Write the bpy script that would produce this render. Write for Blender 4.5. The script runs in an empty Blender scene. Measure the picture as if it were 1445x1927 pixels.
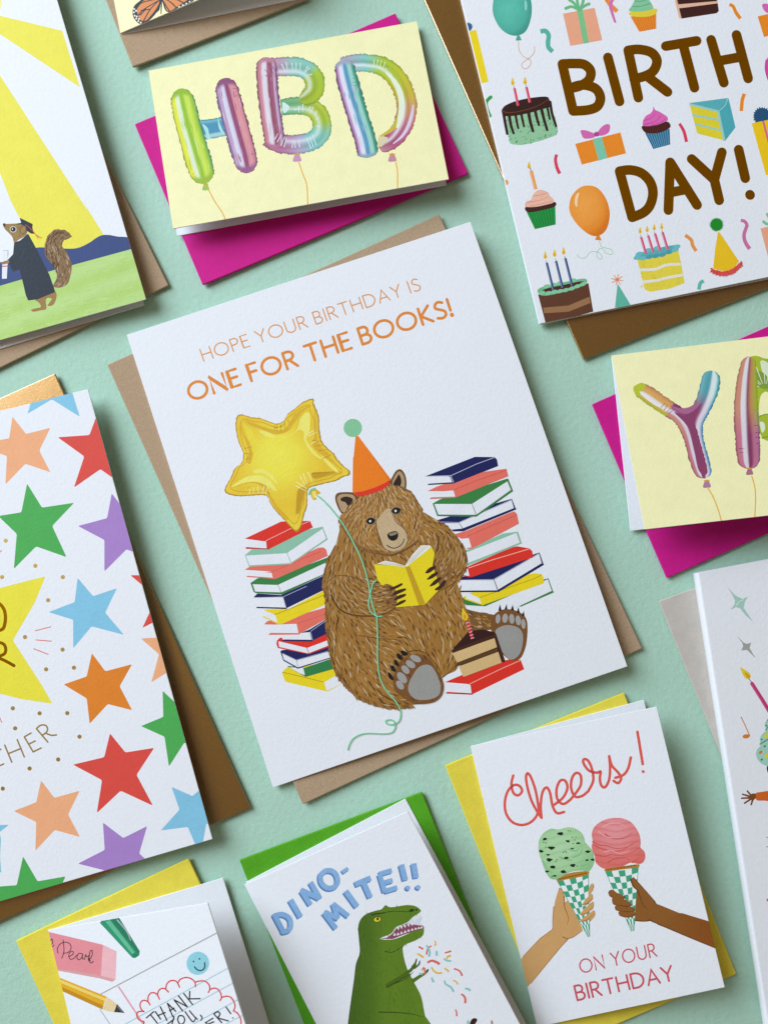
import bpy, math, random
from mathutils import Vector, Matrix
from mathutils.geometry import tessellate_polygon

# ---------------------------------------------------------------- camera, light, exposure
scene = bpy.context.scene
COL = scene.collection
MM = 0.001
W, H, FOC = 1445.0, 1927.0, 1600.0
TILT = math.radians(3.75)
DIST = 0.2565
cam_d = bpy.data.cameras.new('camera')
cam = bpy.data.objects.new('camera', cam_d); COL.objects.link(cam)
cam_d.sensor_fit = 'VERTICAL'; cam_d.sensor_height = 36.0
cam_d.lens = FOC / H * 36.0
cam_d.clip_start = 0.005; cam_d.clip_end = 20.0
cam.location = (0, -DIST * math.sin(TILT), DIST * math.cos(TILT))
cam.rotation_euler = (TILT, 0, 0)
cam_d.dof.use_dof = True
cam_d.dof.focus_distance = DIST - 0.005
cam_d.dof.aperture_fstop = 11.0
scene.camera = cam

world = bpy.data.worlds.new('World'); scene.world = world; world.use_nodes = True
bg = world.node_tree.nodes['Background']
bg.inputs['Color'].default_value = (1.0, 0.80, 0.58, 1)
bg.inputs['Strength'].default_value = 0.22

win_d = bpy.data.lights.new('window_light', 'AREA')
win_d.shape = 'RECTANGLE'; win_d.size = 0.85; win_d.size_y = 0.95
win_d.energy = 29.4; win_d.color = (0.765, 0.873, 1.0)
win = bpy.data.objects.new('window_light', win_d); COL.objects.link(win)
win.location = (-0.92, 0.60, 0.84)
win.rotation_euler = (Vector((0, 0, 0)) - Vector(win.location)).to_track_quat('-Z', 'Y').to_euler()

scene.view_settings.view_transform = 'Standard'
scene.view_settings.look = 'None'
scene.view_settings.exposure = 0.0
scene.view_settings.gamma = 1.0
scene.view_settings.use_curve_mapping = False
scene.render.engine = 'CYCLES'

# ---------------------------------------------------------------- geometry helpers
CAM = Vector(cam.location)
ROT = Matrix.Rotation(TILT, 3, 'X')

def ray(px, py):
    return ROT @ Vector(((px - W / 2) / FOC, -(py - H / 2) / FOC, -1.0))

def at(px, py, z_mm):
    d = ray(px, py)
    return CAM + d * ((z_mm * MM - CAM.z) / d.z)

def on_plane(px, py, p0, n):
    d = ray(px, py)
    return CAM + d * ((p0 - CAM).dot(n) / d.dot(n))

def lin(c):
    if isinstance(c, str):
        c = c.lstrip('#')
        c = tuple(int(c[i:i + 2], 16) / 255 for i in (0, 2, 4))
    return tuple((v / 12.92 if v <= 0.04045 else ((v + 0.055) / 1.055) ** 2.4) for v in c)

def mixc(a, b, t):
    t = max(0.0, min(1.0, t))
    return tuple(x + (y - x) * t for x, y in zip(a, b))

def ramp(stops, t):
    """stops: [(pos, '#hex'), ...]"""
    if t <= stops[0][0]: return lin(stops[0][1])
    for (a, ca), (b, cb) in zip(stops, stops[1:]):
        if t <= b:
            return mixc(lin(ca), lin(cb), (t - a) / (b - a))
    return lin(stops[-1][1])

# ---------------------------------------------------------------- materials
def new_mat(name):
    m = bpy.data.materials.new(name); m.use_nodes = True
    nt = m.node_tree
    return m, nt, nt.nodes['Principled BSDF']

def add_bump(nt, bsdf, layers):
    """layers: [(scale per metre, distance in mm, detail, strength)]"""
    geo = nt.nodes.new('ShaderNodeNewGeometry')
    prev = None
    for sc, dist, det, st in layers:
        nz = nt.nodes.new('ShaderNodeTexNoise')
        nz.inputs['Scale'].default_value = sc; nz.inputs['Detail'].default_value = det
        nz.inputs['Roughness'].default_value = 0.6
        nt.links.new(geo.outputs['Position'], nz.inputs['Vector'])
        b = nt.nodes.new('ShaderNodeBump')
        b.inputs['Strength'].default_value = st; b.inputs['Distance'].default_value = dist * MM
        nt.links.new(nz.outputs['Fac'], b.inputs['Height'])
        if prev: nt.links.new(prev.outputs['Normal'], b.inputs['Normal'])
        prev = b
    nt.links.new(prev.outputs['Normal'], bsdf.inputs['Normal'])
    return geo

def vary(nt, geo, src, scale, lo, hi, detail=3.0):
    """multiply a colour by a noise-driven factor"""
    nz = nt.nodes.new('ShaderNodeTexNoise')
    nz.inputs['Scale'].default_value = scale; nz.inputs['Detail'].default_value = detail
    nt.links.new(geo.outputs['Position'], nz.inputs['Vector'])
    mr = nt.nodes.new('ShaderNodeMapRange')
    mr.inputs['From Min'].default_value = 0.3; mr.inputs['From Max'].default_value = 0.7
    mr.inputs['To Min'].default_value = lo; mr.inputs['To Max'].default_value = hi
    nt.links.new(nz.outputs['Fac'], mr.inputs['Value'])
    mx = nt.nodes.new('ShaderNodeMix'); mx.data_type = 'RGBA'; mx.blend_type = 'MULTIPLY'
    mx.inputs['Factor'].default_value = 1.0
    if isinstance(src, tuple):
        mx.inputs['A'].default_value = (*src, 1)
    else:
        nt.links.new(src, mx.inputs['A'])
    nt.links.new(mr.outputs['Result'], mx.inputs['B'])
    return mx.outputs['Result']

PAPER_BUMP = [(45, 0.35, 1.0, 0.35), (1100, 0.10, 2.0, 0.55), (3200, 0.04, 2.0, 0.5)]

def paper(name, col, rough=0.75, lo=0.985, hi=1.015, scale=900, bump=PAPER_BUMP, second=None):
    m, nt, b = new_mat(name)
    geo = add_bump(nt, b, bump)
    out = vary(nt, geo, lin(col), scale, lo, hi)
    if second:
        out = vary(nt, geo, out, second[0], second[1], second[2], 6.0)
    nt.links.new(out, b.inputs['Base Color'])
    b.inputs['Roughness'].default_value = rough
    b.inputs['Specular IOR Level'].default_value = 0.25
    return m

def foil(name, col, rough, bump, metallic=1.0, coat=0.0):
    m, nt, b = new_mat(name)
    geo = add_bump(nt, b, bump)
    out = vary(nt, geo, lin(col), 2500, 0.88, 1.12)
    nt.links.new(out, b.inputs['Base Color'])
    b.inputs['Metallic'].default_value = metallic
    b.inputs['Coat Weight'].default_value = coat; b.inputs['Coat Roughness'].default_value = 0.24; b.inputs['Coat IOR'].default_value = 2.1
    b.inputs['Roughness'].default_value = rough
    return m

def ink_mat():
    m, nt, b = new_mat('printed_ink')
    geo = add_bump(nt, b, PAPER_BUMP)
    at_ = nt.nodes.new('ShaderNodeAttribute'); at_.attribute_name = 'ink'
    out = vary(nt, geo, at_.outputs['Color'], 4200, 0.95, 1.05)
    out = vary(nt, geo, out, 260, 0.975, 1.025)
    nt.links.new(out, b.inputs['Base Color'])
    b.inputs['Roughness'].default_value = 0.62
    b.inputs['Specular IOR Level'].default_value = 0.3
    return m

M_WHITE = paper('white_card_stock', '#ebecef')
M_MINT = paper('mint_card_stock', '#afd3be', 0.8, 0.97, 1.03, 700,
               [(22, 0.8, 1.0, 0.4), (620, 0.24, 3.0, 0.65), (1700, 0.09, 2.0, 0.6)], (6, 0.985, 1.015))
M_KRAFT = paper('kraft_paper', '#b59a7c', 0.85, 0.88, 1.10, 2600, PAPER_BUMP, (1200, 0.94, 1.05))
M_MAGENTA = paper('magenta_paper', '#cf1588', 0.7, 0.94, 1.06, 2200, PAPER_BUMP, (320, 0.955, 1.045))
M_YELLOW = paper('yellow_paper', '#ecd94a', 0.7, 0.96, 1.04, 2200, PAPER_BUMP, (320, 0.955, 1.045))
M_GREEN = paper('green_paper', '#55a51c', 0.7, 0.94, 1.06, 2200, PAPER_BUMP, (320, 0.955, 1.045))
M_GREY = paper('grey_paper', '#c6beb4', 0.8, 0.97, 1.03, 2200, PAPER_BUMP, (320, 0.955, 1.045))
M_GOLD = foil('metallic_gold_paper', '#a0700f', 0.36, [(2600, 0.09, 2.0, 0.7), (500, 0.08, 2.0, 0.25)], 0.9, 1.0)
M_FOIL = foil('gold_foil', '#c68808', 0.27, [(900, 0.03, 2.0, 0.25)], 1.0)
M_FOIL_SATIN = foil('satin_gold_foil', '#b3904e', 0.5, [(900, 0.03, 2.0, 0.25)], 1.0, 0.3)
M_INK = ink_mat()

# ---------------------------------------------------------------- mesh objects
def mesh_obj(name, verts, faces, mat, parent=None, origin=None, cols=None, smooth=False):
    o0 = Vector(origin) if origin is not None else Vector((0, 0, 0))
    me = bpy.data.meshes.new(name)
    me.from_pydata([tuple(v - o0) for v in verts], [], faces)
    if cols is not None:
        ca = me.color_attributes.new('ink', 'FLOAT_COLOR', 'POINT')
        buf = []
        for c in cols: buf += [c[0], c[1], c[2], 1.0]
        ca.data.foreach_set('color', buf)
    me.materials.append(mat)
    if smooth: me.shade_smooth()
    me.update()
    o = bpy.data.objects.new(name, me); COL.objects.link(o)
    if parent is not None: o.parent = parent
    return o

def empty(name, loc, label, cat, group=None):
    e = bpy.data.objects.new(name, None); COL.objects.link(e)
    e.location = loc; e.empty_display_size = 0.01
    e['label'] = label; e['category'] = cat
    if group: e['group'] = group
    return e

# ---------------------------------------------------------------- table
def build_table():
    n = 2
    s = 0.9
    v = [Vector((-s, -s, 0)), Vector((s, -s, 0)), Vector((s, s, 0)), Vector((-s, s, 0))]
    v += [p + Vector((0, 0, -0.004)) for p in v]
    f = [(0, 1, 2, 3), (4, 7, 6, 5), (0, 4, 5, 1), (1, 5, 6, 2), (2, 6, 7, 3), (3, 7, 4, 0)]
    o = mesh_obj('tabletop', v, f, M_MINT)
    o['kind'] = 'structure'
build_table()

# ---------------------------------------------------------------- envelopes
ENV_TOP = 1.3     # mm
def envelope(px, mat, label, seed=0, curl=1.0, name='envelope'):
    rnd = random.Random(seed)
    c = [at(x, y, ENV_TOP) for x, y in px]
    org = c[0].copy(); org.z = 0
    N = 16
    top, bot = [], []
    cur = [rnd.uniform(0.2, 1.0) * curl for _ in range(4)]
    def hgt(u, v):
        k = (cur[0] * (1 - u) * (1 - v) + cur[1] * u * (1 - v) + cur[2] * u * v + cur[3] * (1 - u) * v)
        edge = (abs(u - 0.5) * 2) ** 4 + (abs(v - 0.5) * 2) ** 4
        return k * 0.35 * edge
    for j in range(N + 1):
        for i in range(N + 1):
            u, v = i / N, j / N
            p = c[0] * (1 - u) * (1 - v) + c[1] * u * (1 - v) + c[2] * u * v + c[3] * (1 - u) * v
            h = hgt(u, v) * MM
            top.append(p + Vector((0, 0, h)))
            ez = max(-0.00005, p.z + h - 0.0009) if (i in (0, N) or j in (0, N)) else -0.00005
            bot.append(Vector((p.x, p.y, ez)))
    k = (N + 1) ** 2
    f = []
    idx = lambda i, j: j * (N + 1) + i
    for j in range(N):
        for i in range(N):
            q = (idx(i, j), idx(i, j + 1), idx(i + 1, j + 1), idx(i + 1, j))
            f.append(q); f.append(tuple(k + a for a in reversed(q)))
    for i in range(N):
        for a, b in (((i, 0), (i + 1, 0)), ((i + 1, N), (i, N)), ((0, i + 1), (0, i)), ((N, i), (N, i + 1))):
            A, B = idx(*a), idx(*b)
            f.append((A, B, k + B, k + A))
    o = mesh_obj(name, top + bot, f, mat, None, org)
    o.location = org
    bv = o.modifiers.new('soft_edge', 'BEVEL'); bv.width = 0.00028; bv.segments = 2
    bv.limit_method = 'ANGLE'; bv.angle_limit = math.radians(50)
    o['label'] = label; o['category'] = 'envelope'
    return o

# ---------------------------------------------------------------- cards
THICK = 0.42
BACK_TOP = ENV_TOP + 0.5
def slab(name, pts, n, t_mm, mat, parent, org):
    top = pts; bot = [p - n * (t_mm * MM) for p in pts]
    v = list(top) + bot
    f = [(0, 1, 2, 3), (7, 6, 5, 4)] + [(i, i + 4, (i + 1) % 4 + 4, (i + 1) % 4) for i in range(4)]
    # wind so that the top faces up
    a, b, c = pts[0], pts[1], pts[2]
    if (b - a).cross(c - b).z < 0:
        f = [tuple(reversed(q)) for q in f]
    o = mesh_obj(name, v, f, mat, parent, org)
    bv = o.modifiers.new('soft_edge', 'BEVEL'); bv.width = 0.00010; bv.segments = 2
    bv.limit_method = 'ANGLE'; bv.angle_limit = math.radians(50)
    return o

class Card:
    """quad: photo pixels of the front, in order TL, TR, BR, BL. fold: 'left' or 'top'.
    The front lies on the plane through the fold edge (z_fold) and the lifted free edge (z_free)."""
    def __init__(self, label, quad, fold, z_fold, z_free, back=None, name='greeting_card', z_back=BACK_TOP, spine=0):
        self.quad = quad
        if fold == 'left': a, b, c = 3, 0, 1
        else: a, b, c = 0, 1, 2
        A, B = at(*quad[a], z_fold), at(*quad[b], z_fold)
        C = at(*quad[c], z_free)
        n = (B - A).cross(C - B).normalized()
        if n.z < 0: n = -n
        self.p0, self.n = A, n
        pts = [on_plane(x, y, A, n) for x, y in quad]
        org = A.copy(); org.z = ENV_TOP * MM
        self.org = org
        self.root = empty(name, org, label, 'greeting card')
        self.front = slab('front_panel', pts, n, THICK, M_WHITE, self.root, org)
        if back is None:
            bp = []
            for p in pts: bp.append(Vector((p.x, p.y, z_back * MM)))
            # unfold: keep the panel's length when it lies flat
            ln = {'left': ((0, 1), (3, 2)), 'top': ((0, 3), (1, 2))}[fold]
            for s, e in ln:
                L = (pts[e] - pts[s]).length; d = (bp[e] - bp[s]).normalized()
                bp[e] = bp[s] + d * L
        else:
            bp = [at(x, y, z_back) for x, y in back]
        self.back = slab('back_panel', bp, Vector((0, 0, 1)), THICK, M_WHITE, self.root, org)
        if spine:
            # rounded fold: a half tube from the front panel round to the back panel
            e0, e1 = pts[a], pts[b]; axis = (e1 - e0).normalized()
            outw = axis.cross(Vector((0, 0, 1)))
            if outw.dot(pts[c] - e1) > 0: outw = -outw
            lo = (z_back - THICK) * MM; hi = e0.z; R = (hi - lo) / 2; K = 12
            v, f = [], []
            for r in (R, R - THICK * MM):
                for e in (e0, e1):
                    for k in range(K + 1):
                        t = math.pi * k / K
                        v.append(Vector((e.x, e.y, (hi + lo) / 2)) + Vector((0, 0, 1)) * (math.cos(t) * r) + outw * (math.sin(t) * r * spine))
            n1 = K + 1
            for k in range(K):
                f += [(k, k + 1, n1 + k + 1, n1 + k), (2 * n1 + k, 3 * n1 + k, 3 * n1 + k + 1, 2 * n1 + k + 1),
                      (k, 2 * n1 + k, 2 * n1 + k + 1, k + 1), (n1 + k, n1 + k + 1, 3 * n1 + k + 1, 3 * n1 + k)]
            sp = mesh_obj('spine', v, f, M_WHITE, self.root, org, smooth=False)
        # clip polygon, counter-clockwise in pixel space (y down)
        self.layer = 0; self.ink = {}
        self.lift = 5e-6
        self.eps = 1.8e-6
        q = quad
        area = sum(q[i][0] * q[(i + 1) % 4][1] - q[(i + 1) % 4][0] * q[i][1] for i in range(4))
        self.clip = q if area > 0 else q[::-1]

    def world(self, x, y, lay):
        return on_plane(x, y, self.p0, self.n) + self.n * (self.lift + lay)

# ---------------------------------------------------------------- printed artwork
def pp(s):
    return [tuple(float(t) for t in w.split(',')) for w in s.split()]

class View:
    """coordinates read in an enlargement of the photograph -> photo pixels"""
    def __init__(self, x0, y0, s): self.x0, self.y0, self.s = x0, y0, s
    def __call__(self, p):
        if isinstance(p, str): p = pp(p)
        return [(self.x0 + x / self.s, self.y0 + y / self.s) for x, y in p]
    def pt(self, x, y): return (self.x0 + x / self.s, self.y0 + y / self.s)

def catmull(pts, closed, n=6):
    m = len(pts); out = []
    if m < 3: return list(pts)
    rng = range(m) if closed else range(m - 1)
    for i in rng:
        if closed:
            p0, p1, p2, p3 = pts[i - 1], pts[i], pts[(i + 1) % m], pts[(i + 2) % m]
        else:
            p0 = pts[max(i - 1, 0)]; p1 = pts[i]; p2 = pts[i + 1]; p3 = pts[min(i + 2, m - 1)]
        for k in range(n):
            t = k / n
            out.append(tuple(0.5 * (2 * p1[a] + (p2[a] - p0[a]) * t + (2 * p0[a] - 5 * p1[a] + 4 * p2[a] - p3[a]) * t * t
                                    + (3 * p1[a] - p0[a] - 3 * p2[a] + p3[a]) * t ** 3) for a in (0, 1)))
    if not closed: out.append(tuple(pts[-1][:2]))
    return out

def inside(p, poly):
    x, y = p; r = False; j = len(poly) - 1
    for i in range(len(poly)):
        xi, yi = poly[i]; xj, yj = poly[j]
        if (yi > y) != (yj > y) and x < (xj - xi) * (y - yi) / (yj - yi) + xi: r = not r
        j = i
    return r

def resample(pts, step, closed=True):
    out = []
    q = list(pts) + ([pts[0]] if closed else [])
    for a, b in zip(q, q[1:]):
        L = math.dist(a, b); n = max(1, int(L / step))
        for k in range(n):
            t = k / n
            out.append((a[0] + (b[0] - a[0]) * t, a[1] + (b[1] - a[1]) * t))
    if not closed: out.append(q[-1])
    return out

def jag(pts, step, amp, rnd, closed=True):
    """crinkled outline"""
    q = resample(pts, step, closed); m = len(q); out = []
    for i, p in enumerate(q):
        a, b = q[i - 1], q[(i + 1) % m]
        dx, dy = b[0] - a[0], b[1] - a[1]; L = math.hypot(dx, dy) or 1
        k = amp * (rnd.uniform(0.2, 1) if i % 2 else -rnd.uniform(0.2, 1))
        out.append((p[0] + dy / L * k, p[1] - dx / L * k))
    return out

class Art:
    """one printed piece of a card: flat ink shapes laid on the card's front, one mesh"""
    def __init__(self, card, name, parent=None, mat=None, label=None):
        self.c, self.name, self.mat, self.label = card, name, mat or M_INK, label
        self.parent = parent
        self.v, self.f, self.cols = [], [], []
    def _tri(self, tri, cols, lay):
        clip = self.c.clip
        poly = [(p[0], p[1], c) for p, c in zip(tri, cols)]
        for i in range(4):
            ax, ay = clip[i]; bx, by = clip[(i + 1) % 4]
            ex, ey = bx - ax, by - ay
            d = [ex * (p[1] - ay) - ey * (p[0] - ax) for p in poly]
            if all(t >= 0 for t in d): continue
            out = []
            for k in range(len(poly)):
                p, q = poly[k], poly[(k + 1) % len(poly)]; dp, dq = d[k], d[(k + 1) % len(poly)]
                if dp >= 0: out.append(p)
                if (dp >= 0) != (dq >= 0):
                    t = dp / (dp - dq)
                    out.append((p[0] + (q[0] - p[0]) * t, p[1] + (q[1] - p[1]) * t, mixc(p[2], q[2], t)))
            poly = out
            if len(poly) < 3: return
        s = len(self.v)
        for x, y, c in poly:
            self.v.append(self.c.world(x, y, lay)); self.cols.append(c)
        for k in range(1, len(poly) - 1):
            a, b, c = s, s + k, s + k + 1
            if (self.v[b] - self.v[a]).cross(self.v[c] - self.v[a]).dot(self.c.n) < 0: b, c = c, b
            self.f.append((a, b, c))
    def next(self): return None
    def tris(self, pts, tri, col, lay=None):
        """lay the ink on top of whatever ink is already printed underneath it"""
        hm = self.c.ink; S = 2.5; cells = set()
        for t in tri:
            (x0, y0), (x1, y1), (x2, y2) = pts[t[0]], pts[t[1]], pts[t[2]]
            den = (y1 - y2) * (x0 - x2) + (x2 - x1) * (y0 - y2)
            ia, ib = int(min(x0, x1, x2) // S), int(max(x0, x1, x2) // S)
            ja, jb = int(min(y0, y1, y2) // S), int(max(y0, y1, y2) // S)
            if abs(den) < 1e-9: continue
            if (ib - ia) < 2 or (jb - ja) < 2:
                cells.update((i, j) for i in range(ia, ib + 1) for j in range(ja, jb + 1)); continue
            e = S * 1.1 * max(abs(y1 - y2), abs(x2 - x1), abs(y2 - y0), abs(x0 - x2), abs(y0 - y1), abs(x1 - x0)) / abs(den)
            for j in range(ja, jb + 1):
                y = (j + .5) * S
                for i in range(ia, ib + 1):
                    x = (i + .5) * S
                    l0 = ((y1 - y2) * (x - x2) + (x2 - x1) * (y - y2)) / den
                    l1 = ((y2 - y0) * (x - x2) + (x0 - x2) * (y - y2)) / den
                    if l0 >= -e and l1 >= -e and 1 - l0 - l1 >= -e: cells.add((i, j))
        k = 1 + max((hm.get(q, 0) for q in cells), default=0)
        for q in cells: hm[q] = k
        self.c.layer = max(self.c.layer, k)
        lay = k * self.c.eps
        fn = col if callable(col) else None
        base = None if fn else (lin(col) if isinstance(col, str) else col)
        for t in tri:
            P = [pts[i] for i in t]
            self._tri(P, [fn(*p) for p in P] if fn else [base] * 3, lay)
    def poly(self, pts, col, smooth=0, lay=None, sub=0):
        if smooth: pts = catmull(pts, True, smooth)
        tri = tessellate_polygon([[Vector((x, y, 0)) for x, y in pts]])
        pts = list(pts); tri = [tuple(t) for t in tri]
        if callable(col):
            mx = sub or 5.0
            for _ in range(9):
                nt = []; ch = False
                mid = {}
                for t in tri:
                    e = [(math.dist(pts[t[i]], pts[t[(i + 1) % 3]]), i) for i in range(3)]
                    L, i = max(e)
                    if L > mx:
                        a, b, c = t[i], t[(i + 1) % 3], t[(i + 2) % 3]
                        key = (min(a, b), max(a, b))
                        if key not in mid:
                            pts.append(((pts[a][0] + pts[b][0]) / 2, (pts[a][1] + pts[b][1]) / 2)); mid[key] = len(pts) - 1
                        m = mid[key]; nt += [(a, m, c), (m, b, c)]; ch = True
                    else: nt.append(t)
                tri = nt
                if not ch: break
        self.tris(pts, tri, col, lay)
        return self
    def line(self, pts, w, col, smooth=5, w1=None, caps=True, lay=None, prof=None):
        """stroke; w in px at the start, w1 at the end; prof(t) scales the width"""
        if smooth and len(pts) > 2: pts = catmull(pts, False, smooth)
        w1 = w if w1 is None else w1
        n = len(pts); L, R = [], []
        for i, p in enumerate(pts):
            a, b = pts[max(i - 1, 0)], pts[min(i + 1, n - 1)]
            dx, dy = b[0] - a[0], b[1] - a[1]; l = math.hypot(dx, dy) or 1
            t = i / max(1, n - 1)
            h = (w + (w1 - w) * t) / 2
            if prof: h *= prof(t)
            if 0 < i < n - 1:
                e1 = (p[0] - a[0], p[1] - a[1]); e2 = (b[0] - p[0], b[1] - p[1])
                c = (e1[0] * e2[0] + e1[1] * e2[1]) / ((math.hypot(*e1) * math.hypot(*e2)) or 1)
                h2 = h / max(0.5, math.sqrt(max(0.0, (1 + c) / 2)))
            else: h2 = h
            L.append((p[0] - dy / l * h2, p[1] + dx / l * h2)); R.append((p[0] + dy / l * h2, p[1] - dx / l * h2))
        allp = L + R
        tri = []
        for i in range(n - 1): tri += [(i, i + 1, n + i), (i + 1, n + i + 1, n + i)]
        self.tris(allp, tri, col, lay)
        if caps:
            for p, r in ((pts[0], w / 2), (pts[-1], w1 / 2)):
                if r > 0.5: self.ell(p[0], p[1], r, r, 0, col, None, 12)
        return self
    def ell(self, cx, cy, rx, ry, rot, col, lay=None, n=28, sub=0):
        c, s = math.cos(math.radians(rot)), math.sin(math.radians(rot))
        pts = []
        for i in range(n):
            a = 2 * math.pi * i / n
            x, y = rx * math.cos(a), ry * math.sin(a)
            pts.append((cx + x * c - y * s, cy + x * s + y * c))
        return self.poly(pts, col, 0, lay, sub)
    def strokes(self, items, lay0=None):
        """many short tapered strokes: (x, y, angle, length, width, colour, bend)"""
        for k, (x, y, a, L, w, col, bend) in enumerate(items):
            pts = []
            for i in range(5):
                t = i / 4
                aa = a + bend * (t - 0.5)
                pts.append((x + math.cos(a) * L * (t - .5) - math.sin(a) * bend * L * ((t - .5) ** 2 - .25) * .5,
                            y + math.sin(a) * L * (t - .5) + math.cos(a) * bend * L * ((t - .5) ** 2 - .25) * .5))
            P = (0.25, 0.85, 1.0, 0.7, 0.05)
            nx, ny = -math.sin(a), math.cos(a)
            A = [(p[0] + nx * w * q / 2, p[1] + ny * w * q / 2) for p, q in zip(pts, P)]
            B = [(p[0] - nx * w * q / 2, p[1] - ny * w * q / 2) for p, q in zip(pts, P)]
            tri = []
            for i in range(4): tri += [(i, i + 1, 5 + i), (i + 1, 6 + i, 5 + i)]
            self.tris(A + B, tri, col)
        return self
    def done(self):
        if not self.v: return None
        par = self.parent if self.parent is not None else self.c.root
        o = mesh_obj(self.name, self.v, self.f, self.mat, par, self.c.org, self.cols)
        if self.label: o['label'] = self.label
        return o

# ---------------------------------------------------------------- a plain stroke alphabet
def arc(cx, cy, rx, ry, a0, a1, n=14):
    return [(cx + rx * math.cos(math.radians(a0 + (a1 - a0) * i / n)), cy + ry * math.sin(math.radians(a0 + (a1 - a0) * i / n))) for i in range(n + 1)]
GLYPH = {
 'A': (.74, [[(0, 0), (.37, 1), (.74, 0)], [(.13, .33), (.61, .33)]]),
 'B': (.52, [[(0, 0), (0, 1)], [(0, 1)] + arc(.24, .76, .22, .24, 90, -90) + [(0, .52)], [(0, .52)] + arc(.26, .26, .26, .26, 90, -90) + [(0, 0)]]),
 'C': (.78, [arc(.5, .5, .5, .5, 48, 312, 22)]),
 'D': (.74, [[(0, 0), (0, 1)], [(0, 1)] + arc(.24, .5, .5, .5, 90, -90, 20) + [(0, 0)]]),
 'E': (.46, [[(.46, 1), (0, 1), (0, 0), (.46, 0)], [(0, .53), (.41, .53)]]),
 'F': (.44, [[(.44, 1), (0, 1), (0, 0)], [(0, .52), (.39, .52)]]),
 'H': (.68, [[(0, 0), (0, 1)], [(.68, 0), (.68, 1)], [(0, .53), (.68, .53)]]),
 'I': (.0, [[(0, 0), (0, 1)]]),
 'K': (.56, [[(0, 0), (0, 1)], [(.53, 1), (.03, .5), (.56, 0)]]),
 'M': (.86, [[(0, 0), (.08, 1), (.43, .28), (.78, 1), (.86, 0)]]),
 'N': (.70, [[(0, 0), (0, 1), (.70, 0), (.70, 1)]]),
 'O': (.98, [arc(.49, .5, .49, .5, 90, 450, 32)]),
 'P': (.5, [[(0, 0), (0, 1)], [(0, 1)] + arc(.24, .745, .26, .255, 90, -90) + [(0, .49)]]),
 'R': (.56, [[(0, 0), (0, 1)], [(0, 1)] + arc(.22, .745, .26, .255, 90, -90) + [(0, .49)], [(.22, .49), (.56, 0)]]),
 'S': (.48, [[(.45, .9)] + arc(.25, .755, .22, .245, 60, 200, 10) + [(.13, .60), (.36, .45)] + arc(.24, .24, .24, .24, 50, -110, 12) + [(0, .08)]]),
 'T': (.64, [[(0, 1), (.64, 1)], [(.32, 1), (.32, 0)]]),
 'U': (.66, [[(0, 1), (0, .34)] + arc(.33, .33, .33, .33, 180, 360, 16) + [(.66, 1)]]),
 'Y': (.66, [[(0, 1), (.33, .48), (.33, 0)], [(.66, 1), (.33, .48)]]),
 '!': (.0, [[(0, 1), (0, .30)], [(0, .02), (0, .0)]]),
}
def lettering(card, text, start, end, up, width, col, gap=.24, space=.42, mat=None):
    """text from baseline start to end (px), capital height vector up (px); one object per letter"""
    tot = 0; pos = []
    for ch in text:
        if ch == ' ': tot += space; continue
        pos.append((ch, tot)); tot += GLYPH[ch][0] + gap
    tot -= gap
    ux, uy = (end[0] - start[0]) / tot, (end[1] - start[1]) / tot
    out = []
    for ch, p in pos:
        a = Art(card, 'letter', None, mat)
        for k, st in enumerate(GLYPH[ch][1]):
            pts = [(start[0] + (p + x) * ux + y * up[0], start[1] + (p + x) * uy + y * up[1]) for x, y in st]
            wd = width
            if ch == '!' and k == 1: wd = width * 1.5
            a.line(pts, wd, col, 0)
            for q in pts[1:-1]:
                if len(pts) < 6: a.ell(q[0], q[1], wd / 2, wd / 2, 0, col, None, 10)
        out.append(a.done())
    return out

def star(cx, cy, r, rot, k=0.42):
    return [(cx + (r if i % 2 == 0 else r * k) * math.sin(rot + i * math.pi / 5), cy - (r if i % 2 == 0 else r * k) * math.cos(rot + i * math.pi / 5)) for i in range(10)]

# ---------------------------------------------------------------- envelopes on the table
envelope([(318, 537), (-100, -310), (-740, 5), (-322, 850)],
         M_KRAFT, 'brown kraft envelope under the graduation squirrel card', 1)
envelope([(251, 128), (140, -150), (470, -277), (581, -2)], M_KRAFT, 'brown kraft envelope under the butterfly card', 2)
envelope([(254, 234), (744, 26), (881, 327), (382, 537)], M_MAGENTA, 'magenta envelope under the pale yellow three-letter balloon card', 3)
envelope([(1097, 677), (760, -85), (1420, -377), (1757, 420)], M_GOLD, 'metallic gold envelope under the birthday pattern card with cakes and presents', 4)
envelope([(203, 687), (826, 404), (1207, 1220), (570, 1513)], M_KRAFT, 'brown kraft envelope under the reading bear card', 5)
envelope([(1113, 761), (1605, 543), (1746, 870), (1254, 1088)], M_MAGENTA, 'magenta envelope under the pale yellow card with Y balloon', 6)
envelope([(105, 703), (472, 1520), (-170, 1812), (-560, 1000)], M_GOLD, 'metallic gold envelope under the colourful star pattern card', 7, 1.4)
envelope([(31, 1770), (356, 1614), (600, 2145), (275, 2310)], M_YELLOW, 'yellow envelope under the school supplies thank you card', 8)
envelope([(451, 1618), (794, 1490), (1010, 2030), (666, 2165)], M_GREEN, 'bright green envelope under the dinosaur card', 9)
envelope([(837, 1440), (1173, 1303), (1384, 1832), (1048, 1975)], M_YELLOW, 'yellow envelope under the ice cream cones card', 10)
envelope([(1238, 1131), (1850, 905), (2175, 1690), (1560, 1925)], M_GREY,
         'light grey envelope under the white card with candle and sparkles', 11)

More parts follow.
